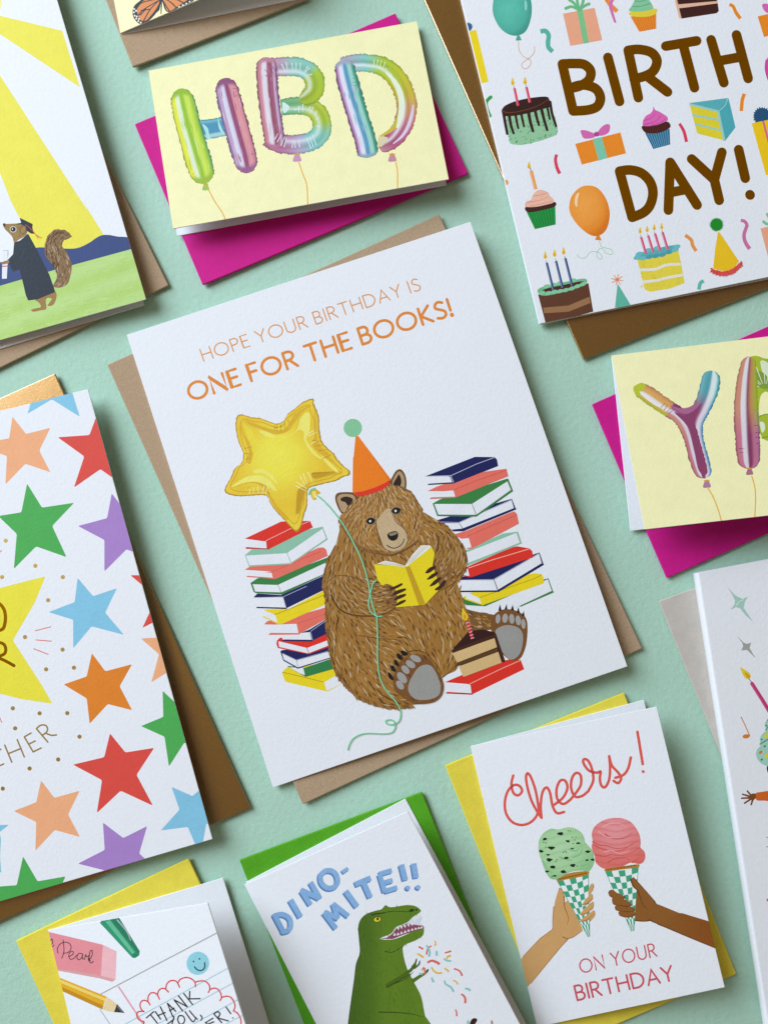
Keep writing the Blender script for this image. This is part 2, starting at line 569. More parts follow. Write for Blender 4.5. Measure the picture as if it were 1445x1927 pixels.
# ---------------------------------------------------------------- cards
ZF = BACK_TOP + THICK
C_GRAD = Card('card with squirrel in graduation gown, yellow sun rays and green grass',
              [(-642, -105), (22, -291), (275, 563), (-389, 749)], 'left', ZF, 5.8,
              back=[(-642, -100), (26, -284), (272, 574), (-389, 775)])
C_FLY = Card('pale yellow card with an orange monarch butterfly, standing partly open',
             [(170, -230), (505, -450), (540, -72), (227, 62)], 'left', ZF, 15.0,
             back=[(172, -228), (505, -300), (568, -3), (231, 64)])
C_HBD = Card('pale yellow card with rainbow balloon letters H, B and D',
             [(280, 133), (784, 40), (844, 337), (326, 430)], 'top', ZF, 8.5,
             back=[(281, 135), (783, 43), (840, 348), (334, 444)])
C_BDAY = Card('white card with gold BIRTHDAY lettering, cakes, balloons and presents',
              [(805, -262), (1481, -400), (1690, 471), (1015, 609)], 'left', ZF + .6, 5.5)
C_BEAR = Card('white card with brown bear in party hat reading between stacks of books',
              [(239, 630), (885, 417), (1180, 1254), (514, 1482)], 'left', ZF, 5.8)
C_YAY = Card('pale yellow card with a balloon letter Y, its bottom edge lifted',
             [(1150, 669), (1660, 607), (1735, 937), (1212, 996)], 'top', ZF, 14.5,
             back=[(1150, 670), (1650, 609), (1700, 940), (1186, 999)])
C_STAR = Card('white card covered in colourful stars with a big yellow star',
              [(-503, 899), (166, 732), (400, 1579), (-262, 1773)], 'left', ZF, 5.8,
              back=[(-503, 899), (155, 742), (384, 1568), (-262, 1770)])
C_THANK = Card('white thank you card with pink eraser, pencil and lined paper, standing open',
               [(91, 1750), (391, 1699), (545, 2196), (217, 2270)], 'left', ZF, 20.0,
               back=[(92, 1751), (420, 1652), (580, 2160), (232, 2265)])
C_DINO = Card('white card with green dinosaur tossing confetti and blue block lettering',
              [(460, 1665), (767, 1527), (1045, 2055), (735, 2200)], 'left', ZF, 12.0,
              back=[(463, 1660), (763, 1503), (1046, 2032), (735, 2195)])
C_CONE = Card('white card with two hands holding green and pink ice cream cones',
              [(885, 1404), (1235, 1330), (1363, 1858), (1010, 1933)], 'left', ZF, 11.0,
              back=[(887, 1404), (1211, 1317), (1340, 1838), (1012, 1928)])
C_SING = Card('white card with pink candle, sparkles, music note and waving hand',
              [(1315, 1078), (1960, 955), (2110, 1810), (1448, 1935)], 'left', ZF + 2.8, 6.0, spine=.55)

# ================================================================ bear card
c = C_BEAR
v = View(220, 400, 2.064)
OR1, OR2 = '#e0954a', '#e2882f'
lettering(c, 'HOPE YOUR BIRTHDAY IS', v.pt(339, 577), v.pt(1181, 300), (-16 / 2.064, -45 / 2.064), 2.3, OR1, .26, .36)
lettering(c, 'ONE FOR THE BOOKS!', v.pt(290, 731), v.pt(1301, 398), (-20 / 2.064, -61 / 2.064), 5.3, OR2, .27, .34)

NAVY, RED, CORAL, SAGE, GRN, YEL = '#141a55', '#df2f20', '#e8705f', '#8fc1a5', '#37803f', '#ecd417'
PAGE = '#e9eaee'
def book(view, shapes, thread=None):
    a = Art(c, 'book_print')
    for s in shapes:
        kind, pts, col = s[0], s[1], s[2]
        if kind == 'p': a.poly(view(pts), col)
        elif kind == 's': a.poly(view(pts), col, 5)
        else: a.line(view(pts), s[3] / view.s, col, 0, caps=True)
    a.done()

L = View(440, 960, 4.817)
# left stack, bottom book first
book(L, [('p', '437,1470 460,1445 485,1425 900,1380 975,1580 850,1645 470,1556 445,1500', YEL),
         ('p', '820,1560 940,1490 975,1575 850,1636 838,1632', PAGE), ('l', '445,1470 640,1515 808,1558', '#b89a10', 7)])
book(L, [('p', '480,1410 640,1430 900,1340 920,1435 652,1512 560,1460', '#2e7d44'), ('p', '505,1425 630,1430 645,1495 600,1480', PAGE)])
book(L, [('p', '422,1280 440,1268 860,1240 890,1340 580,1438 450,1365', NAVY),
         ('p', '440,1300 568,1362 580,1425 455,1355', PAGE), ('p', '572,1362 868,1280 892,1330 584,1425', PAGE),
         ('l', '572,1362 582,1425', '#b9b3a8', 4), ('l', '440,1297 568,1358 865,1275', '#c9cbe0', 3)])
book(L, [('p', '390,1185 420,1155 660,1185 850,1115 862,1240 680,1306 400,1250 388,1215', RED),
         ('p', '405,1188 660,1248 675,1298 412,1240', PAGE), ('p', '668,1248 855,1178 862,1225 682,1295', PAGE), ('l', '664,1248 678,1298', '#b9b3a8', 4)])
book(L, [('p', '445,1180 710,1185 842,1120 845,985 690,1080', NAVY), ('p', '440,1130 690,1105 705,1175 442,1172', PAGE),
         ('l', '695,1100 838,1000', '#c9cbe0', 4), ('l', '697,1105 715,1178', '#c9cbe0', 4), ('l', '442,1182 712,1187', NAVY, 8)])
book(L, [('p', '275,1035 305,1005 560,960 838,880 838,985 625,1105 588,1128 320,1130 330,1115 575,1040', CORAL),
         ('p', '308,1040 572,1030 592,1115 325,1112', PAGE), ('l', '322,1126 590,1122', CORAL, 9), ('l', '572,1030 590,1115', '#c94f45', 4), ('l', '575,1028 840,940', '#d35a4d', 4)])
book(L, [('p', '262,900 500,895 845,712 850,845 420,1040 270,970 268,955 395,1015 372,948', YEL), ('p', '262,902 378,952 400,1030 285,965', PAGE),
         ('l', '372,948 850,758', '#b89a10', 7), ('l', '270,965 405,1030', YEL, 10)])
book(L, [('p', '180,790 215,755 430,770 820,590 842,710 475,890 450,790', NAVY), ('p', '208,796 440,792 470,880 230,880', PAGE),
         ('l', '185,793 445,787 660,690', '#c9cbe0', 4), ('l', '448,792 474,884', '#c9cbe0', 5), ('l', '212,882 475,890', NAVY, 12)])
book(L, [('p', '152,660 215,618 500,560 860,425 850,570 440,765 200,752 180,740', '#37803f'), ('p', '172,672 400,678 425,745 195,738', PAGE),
         ('p', '404,676 858,465 832,572 432,745', PAGE), ('l', '402,680 428,745', '#b9b3a8', 4)])
book(L, [('p', '100,540 140,515 480,470 770,340 815,338 838,360 850,415 375,625 120,602 130,590 345,555', CORAL), ('p', '118,555 345,568 358,612 125,595', PAGE),
         ('l', '345,563 480,500 790,372', '#c94f45', 4), ('l', '345,560 360,615', CORAL, 8), ('l', '122,601 360,617', CORAL, 8)])
book(L, [('p', '102,408 160,358 480,215 805,150 850,265 515,490 140,512', SAGE), ('p', '110,412 480,390 515,480 145,500', PAGE),
         ('p', '486,388 805,168 838,258 522,475', PAGE), ('l', '482,390 518,482', '#b9b3a8', 4), ('l', '806,168 838,258', '#b9b3a8', 4)])
book(L, [('p', '102,258 430,103 690,97 716,155 318,355 110,350 112,338 300,285', RED), ('p', '120,272 295,283 300,348 130,335', PAGE),
         ('l', '290,278 510,170 690,100', '#f0c0b8', 5), ('l', '297,283 303,350', '#b9251a', 5), ('l', '112,342 318,352', '#b9251a', 9)])
# right stack
R = View(780, 840, 4.817)
book(R, [('p', '380,1380 700,1330 1212,1195 1255,1318 900,1470 640,1500 470,1440', '#37803f'), ('p', '480,1440 640,1450 1205,1205 1240,1310 900,1470 700,1560 560,1520', PAGE),
         ('l', '960,1448 1255,1320', '#37803f', 12), ('l', '470,1405 640,1440', '#37803f', 14), ('l', '1208,1205 1242,1312', '#b9b3a8', 4)])
book(R, [('p', '430,1370 500,1330 980,1170 1080,1150 1140,1155 1165,1185 1172,1240 620,1438 460,1385', YEL), ('p', '455,1330 500,1335 585,1375 605,1425 470,1380', PAGE),
         ('l', '590,1370 1080,1200 1150,1165', '#b89a10', 6), ('l', '460,1385 620,1436', YEL, 10)])
book(R, [('p', '410,1190 700,1100 1130,962 1168,1070 755,1315 410,1315', NAVY), ('p', '370,1215 715,1212 748,1305 400,1308', PAGE),
         ('p', '722,1208 1125,975 1148,1060 756,1298', PAGE), ('l', '718,1212 750,1302', '#b9b3a8', 4), ('l', '400,1213 715,1206 1125,970', '#c9cbe0', 4), ('l', '1127,978 1152,1062', '#b9b3a8', 4),
         ('l', '412,1316 758,1314 1165,1070', NAVY, 12)])
book(R, [('p', '425,1170 475,1090 880,915 930,905 1040,925 1065,950 1072,1005 505,1188', RED), ('p', '440,1130 485,1105 497,1175 432,1165', PAGE),
         ('l', '490,1102 700,1030 1035,930', '#f3b9a5', 7), ('l', '483,1105 500,1180', RED, 6)])
book(R, [('p', '455,945 800,790 935,772 970,880 470,1085', SAGE), ('p', '455,968 920,785 952,872 470,1062', PAGE), ('l', '922,785 955,872', '#b9b3a8', 4)])
book(R, [('p', '350,800 480,760 850,605 900,588 925,610 944,700 515,930 470,925 430,840', CORAL), ('p', '400,840 490,832 515,915 460,922', PAGE),
         ('l', '480,815 920,622', '#c94f45', 5), ('l', '495,832 518,915', CORAL, 8)])
book(R, [('p', '205,668 300,640 880,475 915,565 440,768 350,768 270,700', NAVY), ('p', '260,695 400,695 430,745 330,755', PAGE),
         ('p', '405,692 878,488 898,560 438,742', PAGE), ('l', '235,685 400,690 880,482', '#c9cbe0', 4), ('l', '402,694 432,745', '#b9b3a8', 4), ('l', '350,765 440,764 915,567', NAVY, 11)])
book(R, [('p', '163,518 230,480 560,380 845,290 892,405 560,638 205,632', '#37803f'), ('p', '178,522 515,522 552,620 215,618', PAGE),
         ('p', '522,520 838,318 870,395 560,618', PAGE), ('l', '518,524 554,620', '#b9b3a8', 4), ('l', '840,318 872,396', '#b9b3a8', 4)])
book(R, [('p', '118,405 200,365 560,240 830,202 848,270 375,462 140,475 150,460 340,405', CORAL), ('p', '138,415 352,400 368,455 145,462', PAGE),
         ('l', '345,398 560,310 825,218', '#c94f45', 5), ('l', '355,398 372,460', CORAL, 7), ('l', '142,473 372,462', '#d0756a', 7)])
book(R, [('p', '95,272 545,95 725,97 745,120 755,178 358,335 125,346 130,336 320,270', NAVY), ('p', '118,282 320,275 340,325 130,338', PAGE),
         ('l', '105,272 330,265 560,160 725,100', '#c9cbe0', 5), ('l', '328,268 352,325', '#c9cbe0', 6), ('l', '125,345 358,332', NAVY, 9)])
# book under the slice of cake
Q = View(600, 1100, 3.44)
book(Q, [('p', '815,632 1080,520 1230,485 1305,487 1328,548 990,712 825,706 830,695 975,645', RED), ('p', '828,643 980,648 988,704 838,695', PAGE),
         ('l', '978,642 1180,545 1300,492', '#f2a090', 6), ('l', '983,648 992,706', '#b9251a', 4), ('l', '825,702 990,710', '#b9251a', 7)])

# party hat
a = Art(c, 'party_hat_print')
S = View(400, 720, 4.516)
a.poly(S('1215,455 1238,453 1480,775 1640,980 1190,985 1192,700'), '#ef7d12')
a.done()
# star balloon
a = Art(c, 'star_balloon_print')
rnd = random.Random(5)
out = '210,285 250,270 330,295 400,300 480,330 550,350 610,320 640,265 700,220 770,165 845,135 860,150 858,175 885,235 905,300 905,370 915,440 930,500 985,565 1030,600 1060,650 1120,715 1165,750 1160,785 1110,800 1060,830 980,850 900,870 830,890 805,925 805,1000 800,1060 775,1130 760,1200 740,1250 712,1270 680,1245 620,1180 560,1115 500,1040 470,970 420,955 330,960 220,965 140,950 105,925 115,880 160,800 190,730 250,680 262,600 225,510 205,430 197,350'
Sp = S(out)
scx, scy = S.pt(560, 640)
def starcol(x, y):
    d = math.dist((x, y), (scx, scy)) / 60
    return ramp([(0, '#f0e550'), (.6, '#efe046'), (1.0, '#ecd03a'), (1.5, '#e8c22e'), (2.2, '#edcf38')], d)
a.poly(jag(catmull(Sp, True, 3), 3.5, .55, rnd), '#b88b0c')
inn = [(scx + (x - scx) * .975, scy + (y - scy) * .975) for x, y in Sp]
a.poly(inn, starcol, 3)
seam = [(scx + (x - scx) * .89, scy + (y - scy) * .89) for x, y in catmull(Sp, True, 4)]
a.line(seam + seam[:1], 1.1, '#c9980f', 0, caps=False)
DK, LT, HL = '#c08d12', '#f0e66e', '#f6f2b4'
for s in ('270,320 350,345 430,375 520,400 600,400 650,350 700,270 780,215 840,190 760,255 690,350 640,415 540,440 440,405 340,370',
          '235,330 250,420 290,520 310,600 285,660 320,690 345,600 310,500 262,420',
          '865,215 880,320 885,420 900,505 960,590 1040,680 1100,745 1030,690 940,620 850,540 870,430',
          '1090,770 960,800 860,830 800,870 735,920 715,1020 705,1130 770,1000 790,920 840,850 940,770 1060,745',
          '160,900 250,850 360,830 450,870 490,950 560,1060 640,1160 600,1150 520,1040 460,930 380,860 270,860'):
    a.poly(S(s), '#dcb02a', 4)
a.poly(S('255,340 290,370 340,400 360,480 370,560 345,600 320,520 290,430'), '#ebd63a', 4)
a.poly(S('560,462 640,455 720,400 745,310 790,255 825,265 830,350 820,430 800,480 830,540 900,620 950,655 900,640 830,580 780,490 775,420 740,400 680,440 610,470'), LT, 4)
a.poly(S('410,405 470,425 530,455 520,470 450,455 405,420'), LT, 4)
a.poly(S('160,890 250,820 340,790 430,795 500,845 545,925 470,880 380,845 280,850'), LT, 4)
a.poly(S('350,745 420,735 490,770 540,830 550,860 480,800 410,765 360,770'), LT, 4)
a.poly(S('920,620 1000,680 1070,755 1050,760 980,700'), LT, 4)
a.poly(S('850,765 960,760 1050,760 950,795 860,815'), '#c89a1c', 4)
a.poly(S('720,930 760,890 790,920 760,1010 735,1110 712,1090'), '#c89a1c', 4)
for s in ('770,770 805,865', '745,795 790,880', '810,760 850,850', '715,845 800,900', '705,875 790,920', '440,880 425,945', '470,885 450,945',
          '320,905 312,950', '350,890 350,945', '385,885 392,945', '820,430 870,402', '815,455 885,420', '840,520 890,490'):
    a.line(S(s), 1.5, HL, 0, w1=.8, caps=False)
for s in ('525,360 530,410', '545,360 550,415', '580,355 582,420', '610,340 620,400', '640,315 660,360', '275,560 340,545', '265,600 330,610', '280,650 330,640',
          '850,490 920,500', '880,540 940,530', '900,580 975,570', '930,650 1010,610', '300,900 310,880', '840,775 1000,760', '530,385 600,372', '470,930 485,955'):
    a.line(S(s), 1.1, '#b08010', 0, w1=.6, caps=False)
a.poly(S('830,925 865,900 920,935 900,950 870,960 885,990 858,998 840,970'), '#e0b31c', 3)
a.poly(S('845,935 870,920 880,950 862,985'), '#f0dc70', 3)
a.line(S('820,950 835,915 870,900'), 3.4, '#86c79c', caps=True)
a.done()
a = Art(c, 'hat_pompom_print'); a.ell(*S.pt(1192, 385), 17.3, 17.2, 0, '#86c596'); a.done()

# ---- bear
B = View(600, 860, 4.817)
FUR, DARK, LITE, ORA = '#a0702f', '#5b3b17', '#bd9a70', '#b07a2c'
guides = []   # (x, y, dx, dy) hair direction
def gd(view, s):
    for w in s.split():
        p = [float(t) for t in w.split(',')]
        x, y = view.pt(p[0], p[1]); guides.append((x, y, p[2], p[3]))
gd(B, '150,900,-2,5 120,1100,-1,5 250,800,-1,4 300,1000,0,5 200,1000,-1,4 500,900,1,4 600,940,2,3 800,900,2,3 950,620,3,3 1100,640,3,2 1200,760,2,4 1280,900,0,5 1100,800,-1,5 1150,950,-2,5 1280,1050,-2,4 1200,1120,-3,3 1060,880,-2,5')
gd(B, '350,1150,3,2 450,1190,4,1 550,1180,4,-.3 350,1300,3,2 500,1300,4,0 600,1300,4,-1 250,1200,2,4 120,1300,0,5 230,1380,2,3 650,1380,4,-1')
gd(Q, '100,250,0,5 120,400,1,5 200,300,2,4 250,450,2,4 200,600,2,4 300,700,2,3 400,720,3,2 480,780,4,1 330,600,2,3 450,250,3,2 550,230,2,3 650,300,1,4 750,200,2,3 800,300,1,4 600,400,2,3 500,350,3,1 700,450,2,4 780,500,1,4 850,450,-1,4 850,550,-2,3 900,300,1,4 850,150,2,4 1050,200,4,1 1000,250,4,1 900,200,2,3')
def fur_dir(x, y, G):
    sx = sy = 0
    for gx, gy, dx, dy in G:
        w = 1 / ((x - gx) ** 2 + (y - gy) ** 2 + 30) ** 1.5
        l = math.hypot(dx, dy); sx += dx / l * w; sy += dy / l * w
    return math.atan2(sy, sx)
def fur(art, poly, n, G, seed, cols, lens=(10, 18), wid=(2.0, 3.6), excl=(), md=0):
    rnd = random.Random(seed)
    xs = [p[0] for p in poly]; ys = [p[1] for p in poly]; it = []; tries = 0
    while len(it) < n and tries < n * 12:
        tries += 1
        x, y = rnd.uniform(min(xs), max(xs)), rnd.uniform(min(ys), max(ys))
        if not inside((x, y), poly) or any(inside((x, y), e) for e in excl): continue
        if md and any(abs(x - i[0]) < 40 and math.hypot((x - i[0]), (y - i[1])) < md for i in it): continue
        an = fur_dir(x, y, G) + rnd.gauss(0, .13)
        L_ = rnd.uniform(*lens)
        ex, ey = x + math.cos(an) * L_ * .5, y + math.sin(an) * L_ * .5
        if not inside((ex, ey), poly): continue
        it.append((x, y, an, L_, rnd.uniform(*wid), lin(rnd.choice(cols)), rnd.uniform(-.5, .5)))
    art.strokes(it)
def tufts(art, path, G, step, seed, cols, L_=(9, 15), off=0.0):
    rnd = random.Random(seed); it = []
    for x, y in resample(path, step, False):
        an = fur_dir(x, y, G) + off + rnd.gauss(0, .12)
        l = rnd.uniform(*L_)
        it.append((x + math.cos(an) * l * .15, y + math.sin(an) * l * .15, an, l, rnd.uniform(2.4, 4.2), lin(rnd.choice(cols)), 0))
    art.strokes(it)
MIXF = ['#6b461d'] * 4 + [DARK] * 2 + ['#a67c48'] * 3 + [LITE] * 3 + ['#9c7038'] * 4 + ['#a8742e'] * 3

bear = Art(c, 'bear_print')
Qp = lambda s: Q(s)
# far foot's leg
bear.poly(Q('900,130 960,160 1060,185 1125,205 1140,280 1050,300 980,295 900,260'), '#7d552a', 3)
body_px = B('190,650 150,800 95,900 55,1050 45,1150 70,1300 65,1440') + Q('70,420 85,500 120,590 170,660 240,715 320,750 420,785 500,790 610,778 700,765 780,700 800,600 880,560 905,510 920,420 960,330 985,260 950,150 920,60 905,20') + \
    B('1260,1130 1325,1010 1335,900 1310,820 1240,720 1130,610 1030,560 945,510 900,420 840,320 700,300 300,420 200,560')
bear.poly(body_px, FUR, 3)
tufts(bear, B('95,900 55,1050 45,1150 70,1300 65,1440') + Q('70,420 90,520 130,600'), guides, 3.2, 3, [FUR, '#7a5328'], off=.35)
tufts(bear, Q('130,600 240,720 330,760 430,790 500,795 600,782'), guides, 3.0, 4, [FUR, '#7a5328'], off=.3)
tufts(bear, B('945,510 1030,560 1130,610 1240,720 1310,820 1335,900 1325,1010 1270,1110'), guides, 3.2, 5, [FUR, '#7a5328'], off=-.35)
tufts(bear, Q('1000,190 1060,185 1110,200'), guides, 3, 6, ['#7d552a'], off=-.2)
fur(bear, body_px, 420, guides, 6, ['#936529', '#ad7d40', '#a5752f'], (14, 24), (3.0, 5.0), md=5)
fur(bear, body_px, 520, guides, 7, ['#563713', '#65431b', '#4e310f'], (8, 16), (1.5, 2.8), md=7)
fur(bear, body_px, 300, guides, 77, ['#bfa37c', '#b8986a', '#b08a48', '#c8b08c'], (11, 21), (1.6, 3.0), md=9)
fur(bear, body_px, 160, guides, 78, ['#b07e35', '#a9762e'], (9, 15), (1.6, 2.8), md=10)
bear.line(B('150,800 100,900 62,1050 55,1150'), 1.6, '#6b4820', w1=.8)
bear.line(Q('520,470 600,430 680,440 760,520 800,590'), 2.2, '#5f3f18', w1=1.0)
bear.line(Q('800,600 850,560 900,500 930,420'), 1.8, '#5f3f18', w1=.8)
bear.line(Q('260,330 400,350 520,360 600,400'), 1.8, '#6b4820', w1=.8)
bear.line(B('320,760 420,830 540,870 640,890 720,870 820,820 900,760'), 5.0, '#6e4b22', w1=3.0)
fur(bear, Q('900,150 960,165 1060,190 1120,210 1135,280 1050,295 980,290 900,250'), 45, guides, 8, MIXF, (6, 12))
bear_o = bear.done()

# near leg outline and foot
foot = Art(c, 'bear_foot_print', bear_o)
foot.poly(Q('480,620 500,540 545,480 620,450 700,470 750,540 790,600 805,660 790,720 740,760 660,772 600,762 530,720 490,680'), '#7b4f24', 4)
fur(foot, Q('480,620 500,540 545,480 620,450 700,470 750,540 790,600 805,660 790,720 740,760 660,772 600,762 530,720 490,680'), 50, guides, 9, ['#693f18', '#8b5c2a', '#5a3614'], (6, 11))
GRY = '#9c9a94'
pad = '#9b9993'
def pad_marks(art, poly, seed):
    fur(art, poly, 60, [(0, 0, .2, 1)], seed, ['#a3a19b', '#94928c', '#8e8c86'], (4, 8), (1.0, 2.0))
foot.poly(Q('600,600 640,540 690,518 735,535 775,610 788,670 770,720 700,745 620,738 580,690 582,640'), pad, 5)
for x, y, rx, ry, r in ((625, 478, 38, 20, 25), (593, 515, 34, 21, 35), (560, 550, 32, 20, 48), (538, 602, 42, 24, 50), (525, 650, 33, 20, 52)):
    foot.ell(*Q.pt(x, y), rx / 3.44, ry / 3.44, r, '#a19f9a')
for s in ('528,432 550,428 575,450 545,458', '502,450 520,448 540,485 512,478', '485,492 500,490 522,528 492,518', '465,525 482,525 500,562 470,555', '447,572 462,572 485,618 455,605'):
    foot.poly(Q(s), '#14100f', 3)
foot.done()
foot = Art(c, 'bear_foot_print', bear_o)
foot.poly(Q('1112,280 1118,220 1150,180 1200,160 1260,165 1315,190 1345,235 1348,320 1335,410 1300,480 1240,490 1180,440 1130,360'), '#7b4f24', 4)
foot.poly(Q('1140,310 1160,280 1220,262 1290,280 1320,330 1310,420 1280,470 1235,485 1190,440 1150,370'), pad, 5)
for x, y, rx, ry, r in ((1158, 222, 15, 30, 5), (1204, 218, 18, 30, 5), (1247, 222, 17, 32, -5), (1289, 232, 17, 32, -8), (1322, 255, 14, 32, -5)):
    foot.ell(*Q.pt(x, y), rx / 3.44, ry / 3.44, r, '#a5a39e')
for s in ('1160,170 1170,128 1182,168', '1200,160 1215,124 1218,160', '1240,165 1253,130 1262,170', '1280,180 1290,145 1300,188', '1312,200 1325,170 1330,210'):
    foot.poly(Q(s), '#14100f', 0)
foot.done()

# arms
G2 = guides
arm = Art(c, 'bear_arm_print', bear_o)
la = B('70,1150 110,1090 250,1080 430,1130 560,1150 640,1155 690,1200 710,1290 690,1380 600,1430 480,1445 300,1440 180,1390 90,1300')
arm.line(B('110,1250 180,1370 300,1430 480,1440 600,1420 690,1370'), 3.2, '#50330f', w1=1.5)
arm.line(B('470,1150 560,1135 650,1160'), 2.2, '#50330f', w1=1)
arm.poly(la, '#a0702f', 4)
fur(arm, la, 120, G2, 11, ['#5f3f18', '#6b4820'], (9, 16), (1.8, 3.0), md=7)
fur(arm, la, 110, G2, 13, ['#b89c76', '#a9823f', '#b39468'], (10, 18), (1.8, 3.0), md=8)
arm.line(B('110,1250 180,1370 300,1430 480,1440 600,1420 690,1370'), 2.8, '#50330f', w1=1.5)
arm.line(B('75,1140 140,1085 250,1075 430,1125'), 1.4, '#6b4820', w1=.8)
ra = B('1010,880 1080,740 1180,700 1290,820 1330,940 1300,1060 1230,1130 1140,1190 1090,1120 1060,1000')
arm.line(B('1040,1000 1045,900 1090,780 1080,720'), 2.6, '#5b3b17', w1=1)
arm.poly(ra, '#a0702f', 4)
fur(arm, ra, 90, G2, 12, ['#5f3f18', '#6b4820'], (9, 16), (1.8, 3.0), md=6.5)
fur(arm, ra, 80, G2, 14, ['#b89c76', '#a9823f', '#b39468'], (10, 18), (1.8, 3.0), md=7.5)
arm.line(B('1040,1000 1045,900 1090,780 1080,720'), 2.0, '#5b3b17', w1=1)
arm.done()

# yellow open book
bk = Art(c, 'open_book_print')
bk.poly(B('500,972 780,990 1025,815 1048,880 1030,980 1100,1190 960,1340 905,1345 700,1362 600,1200 530,1110'), '#ead318')
bk.poly(B('525,968 600,940 680,955 780,985 775,997 640,980'), '#eceae2')
bk.poly(B('782,985 850,880 925,800 1000,800 1020,815 900,910 790,995'), '#eceae2')
for s in ('560,960 770,990', '590,950 775,988', '800,970 940,805', '815,965 960,808', '840,950 985,805'):
    bk.line(B(s), .8, '#b5ae9e', 0, caps=False)
bk.poly(B('783,998 825,990 965,1335 905,1345'), '#c79d1a')
bk.done()
# paws over the book
paw = Art(c, 'bear_paw_print', bear_o)
paw.poly(B('1060,1010 1150,960 1240,1050 1235,1130 1140,1190 1100,1200 1085,1130 1070,1080'), '#8a602f', 4)
fur(paw, B('1060,1010 1150,960 1240,1050 1235,1130 1140,1190 1090,1120'), 40, G2, 15, MIXF, (6, 11))
paw.poly(B('590,1160 660,1165 700,1220 710,1290 695,1360 640,1370 580,1300'), '#8a602f', 4)
fur(paw, B('560,1160 660,1165 700,1220 710,1290 695,1360 640,1390 560,1300'), 45, G2, 16, MIXF, (6, 11))
for s in ('645,1190 700,1165 750,1143 755,1160 700,1192 650,1205', '668,1245 700,1212 780,1190 785,1208 720,1240 675,1252', '680,1290 720,1255 785,1240 780,1262 720,1290 685,1300', '692,1345 730,1310 785,1293 778,1315 730,1340 698,1350',
          '965,1045 1000,1005 1050,985 1058,1003 1010,1045 975,1055', '980,1105 1020,1065 1070,1040 1078,1058 1035,1095 990,1112', '1005,1165 1050,1115 1095,1090 1110,1100 1065,1150 1015,1172', '1048,1200 1090,1165 1135,1115 1152,1125 1130,1170 1075,1208'):
    paw.poly(B(s), '#3b1f10', 3)
paw.done()

# head
hg = []
for w in ('330,430,-2,3 430,400,-1,3 520,380,0,4 600,350,1,4 700,330,2,3 790,330,3,3 300,520,-3,3 260,600,-2,4 300,700,-1,4 380,800,1,4 480,830,2,3 580,860,3,2 900,450,2,4 920,560,1,5 900,680,-1,4 840,760,-2,3 800,640,1,4 850,520,2,4 420,680,0,4 480,620,-1,3 650,430,1,3 540,450,-1,3 750,420,2,2 700,860,3,1'.split()):
    p = [float(t) for t in w.split(',')]; x, y = B.pt(p[0], p[1]); hg.append((x, y, p[2], p[3]))
head = Art(c, 'bear_head_print', bear_o)
def ear(o, i, d):
    head.poly(B(o), '#6e4a20', 4); head.poly(B(i), '#b49670', 4); head.poly(B(d), '#2d1a0d', 4)
ear('148,375 165,330 230,318 320,325 362,365 340,420 270,470 245,530 200,505 165,440', '165,380 185,345 240,335 310,345 330,385 290,420 260,450 240,500 205,490 180,430', '200,375 250,358 305,378 300,410 265,440 240,410 205,400')
ear('630,260 660,190 695,130 735,110 770,140 790,200 790,270 770,310 700,290', '665,235 690,170 725,130 755,150 775,200 775,270 755,285 700,265', '675,240 710,180 725,158 745,200 745,245 720,272 690,262')
hp = B('190,540 240,500 290,440 360,370 480,330 600,280 660,260 740,280 820,310 880,400 935,480 948,580 930,680 880,760 800,820 720,860 640,880 540,850 440,840 360,800 290,720 240,640')
head.poly(hp, '#a8783a', 4)
tufts(head, B('190,560 240,660 290,740 360,810 440,845 540,860 640,885'), hg, 3, 21, ['#8d6231', '#7a5328'], (7, 12))
tufts(head, B('740,270 820,310 880,390 930,470'), hg, 3, 22, ['#8d6231', '#7a5328'], (6, 10))
fur(head, hp, 420, hg, 23, ['#b98545', '#8a5f2b', '#a5763a'], (8, 15), (1.6, 2.8), md=4)
fur(head, hp, 210, hg, 33, ['#c8ab80', '#cfb48c', '#bd9a6a'], (8, 14), (1.2, 2.2), md=6)
fur(head, hp, 170, hg, 34, ['#6b4820', '#7a5226'], (6, 12), (1.1, 2.0), md=6.5)
fur(head, hp, 90, hg, 35, ['#b57f2f', '#c09030'], (7, 12), (1.2, 2.0), md=8)
muz = '520,590 555,540 600,480 650,470 685,540 720,600 780,660 805,720 790,790 740,840 660,850 600,830 570,770 545,700'
head.poly(B(muz), '#c6ab83', 4)
fur(head, B(muz), 60, [(0, 0, .3, 1)], 24, ['#bd9f75', '#cfb790', '#b89766'], (4, 8), (.7, 1.4))
head.line(B('520,600 530,680 550,760 590,830 640,850'), 1.5, '#6b4820', w1=.8)
head.line(B('670,520 700,590 760,640 795,690 800,740'), 1.5, '#6b4820', w1=.8)
fur(head, B('430,640 500,620 530,700 560,800 480,790 430,720'), 40, hg, 26, ['#b5823a', '#a9722c', '#c09040'], (6, 11), (1, 2))
fur(head, B('720,560 800,520 860,600 840,690 790,650'), 40, hg, 27, ['#b5823a', '#a9722c', '#c09040'], (6, 11), (1, 2))
head.line(B('860,650 880,560 870,520'), 1.6, '#4d3214', w1=.8)
head.done()
face = Art(c, 'bear_face_print', bear_o)
for x, y in ((470, 580), (700, 487)):
    face.ell(*B.pt(x, y), 10.5, 7.6, -12, '#a58458')
    face.ell(*B.pt(x, y), 8.2, 6.2, -10, '#0d0a09'); face.ell(*B.pt(x - 5, y + 2), 1.9, 2.3, 0, '#f2efe8')
    face.line(B([(x - 42, y + 5), (x - 15, y - 25), (x + 25, y - 22), (x + 48, y - 2)]), 1.5, '#2b1a0c', w1=.8)
face.poly(B('620,705 640,685 690,672 715,685 718,720 700,750 665,760 632,740'), '#0e0b0a', 5)
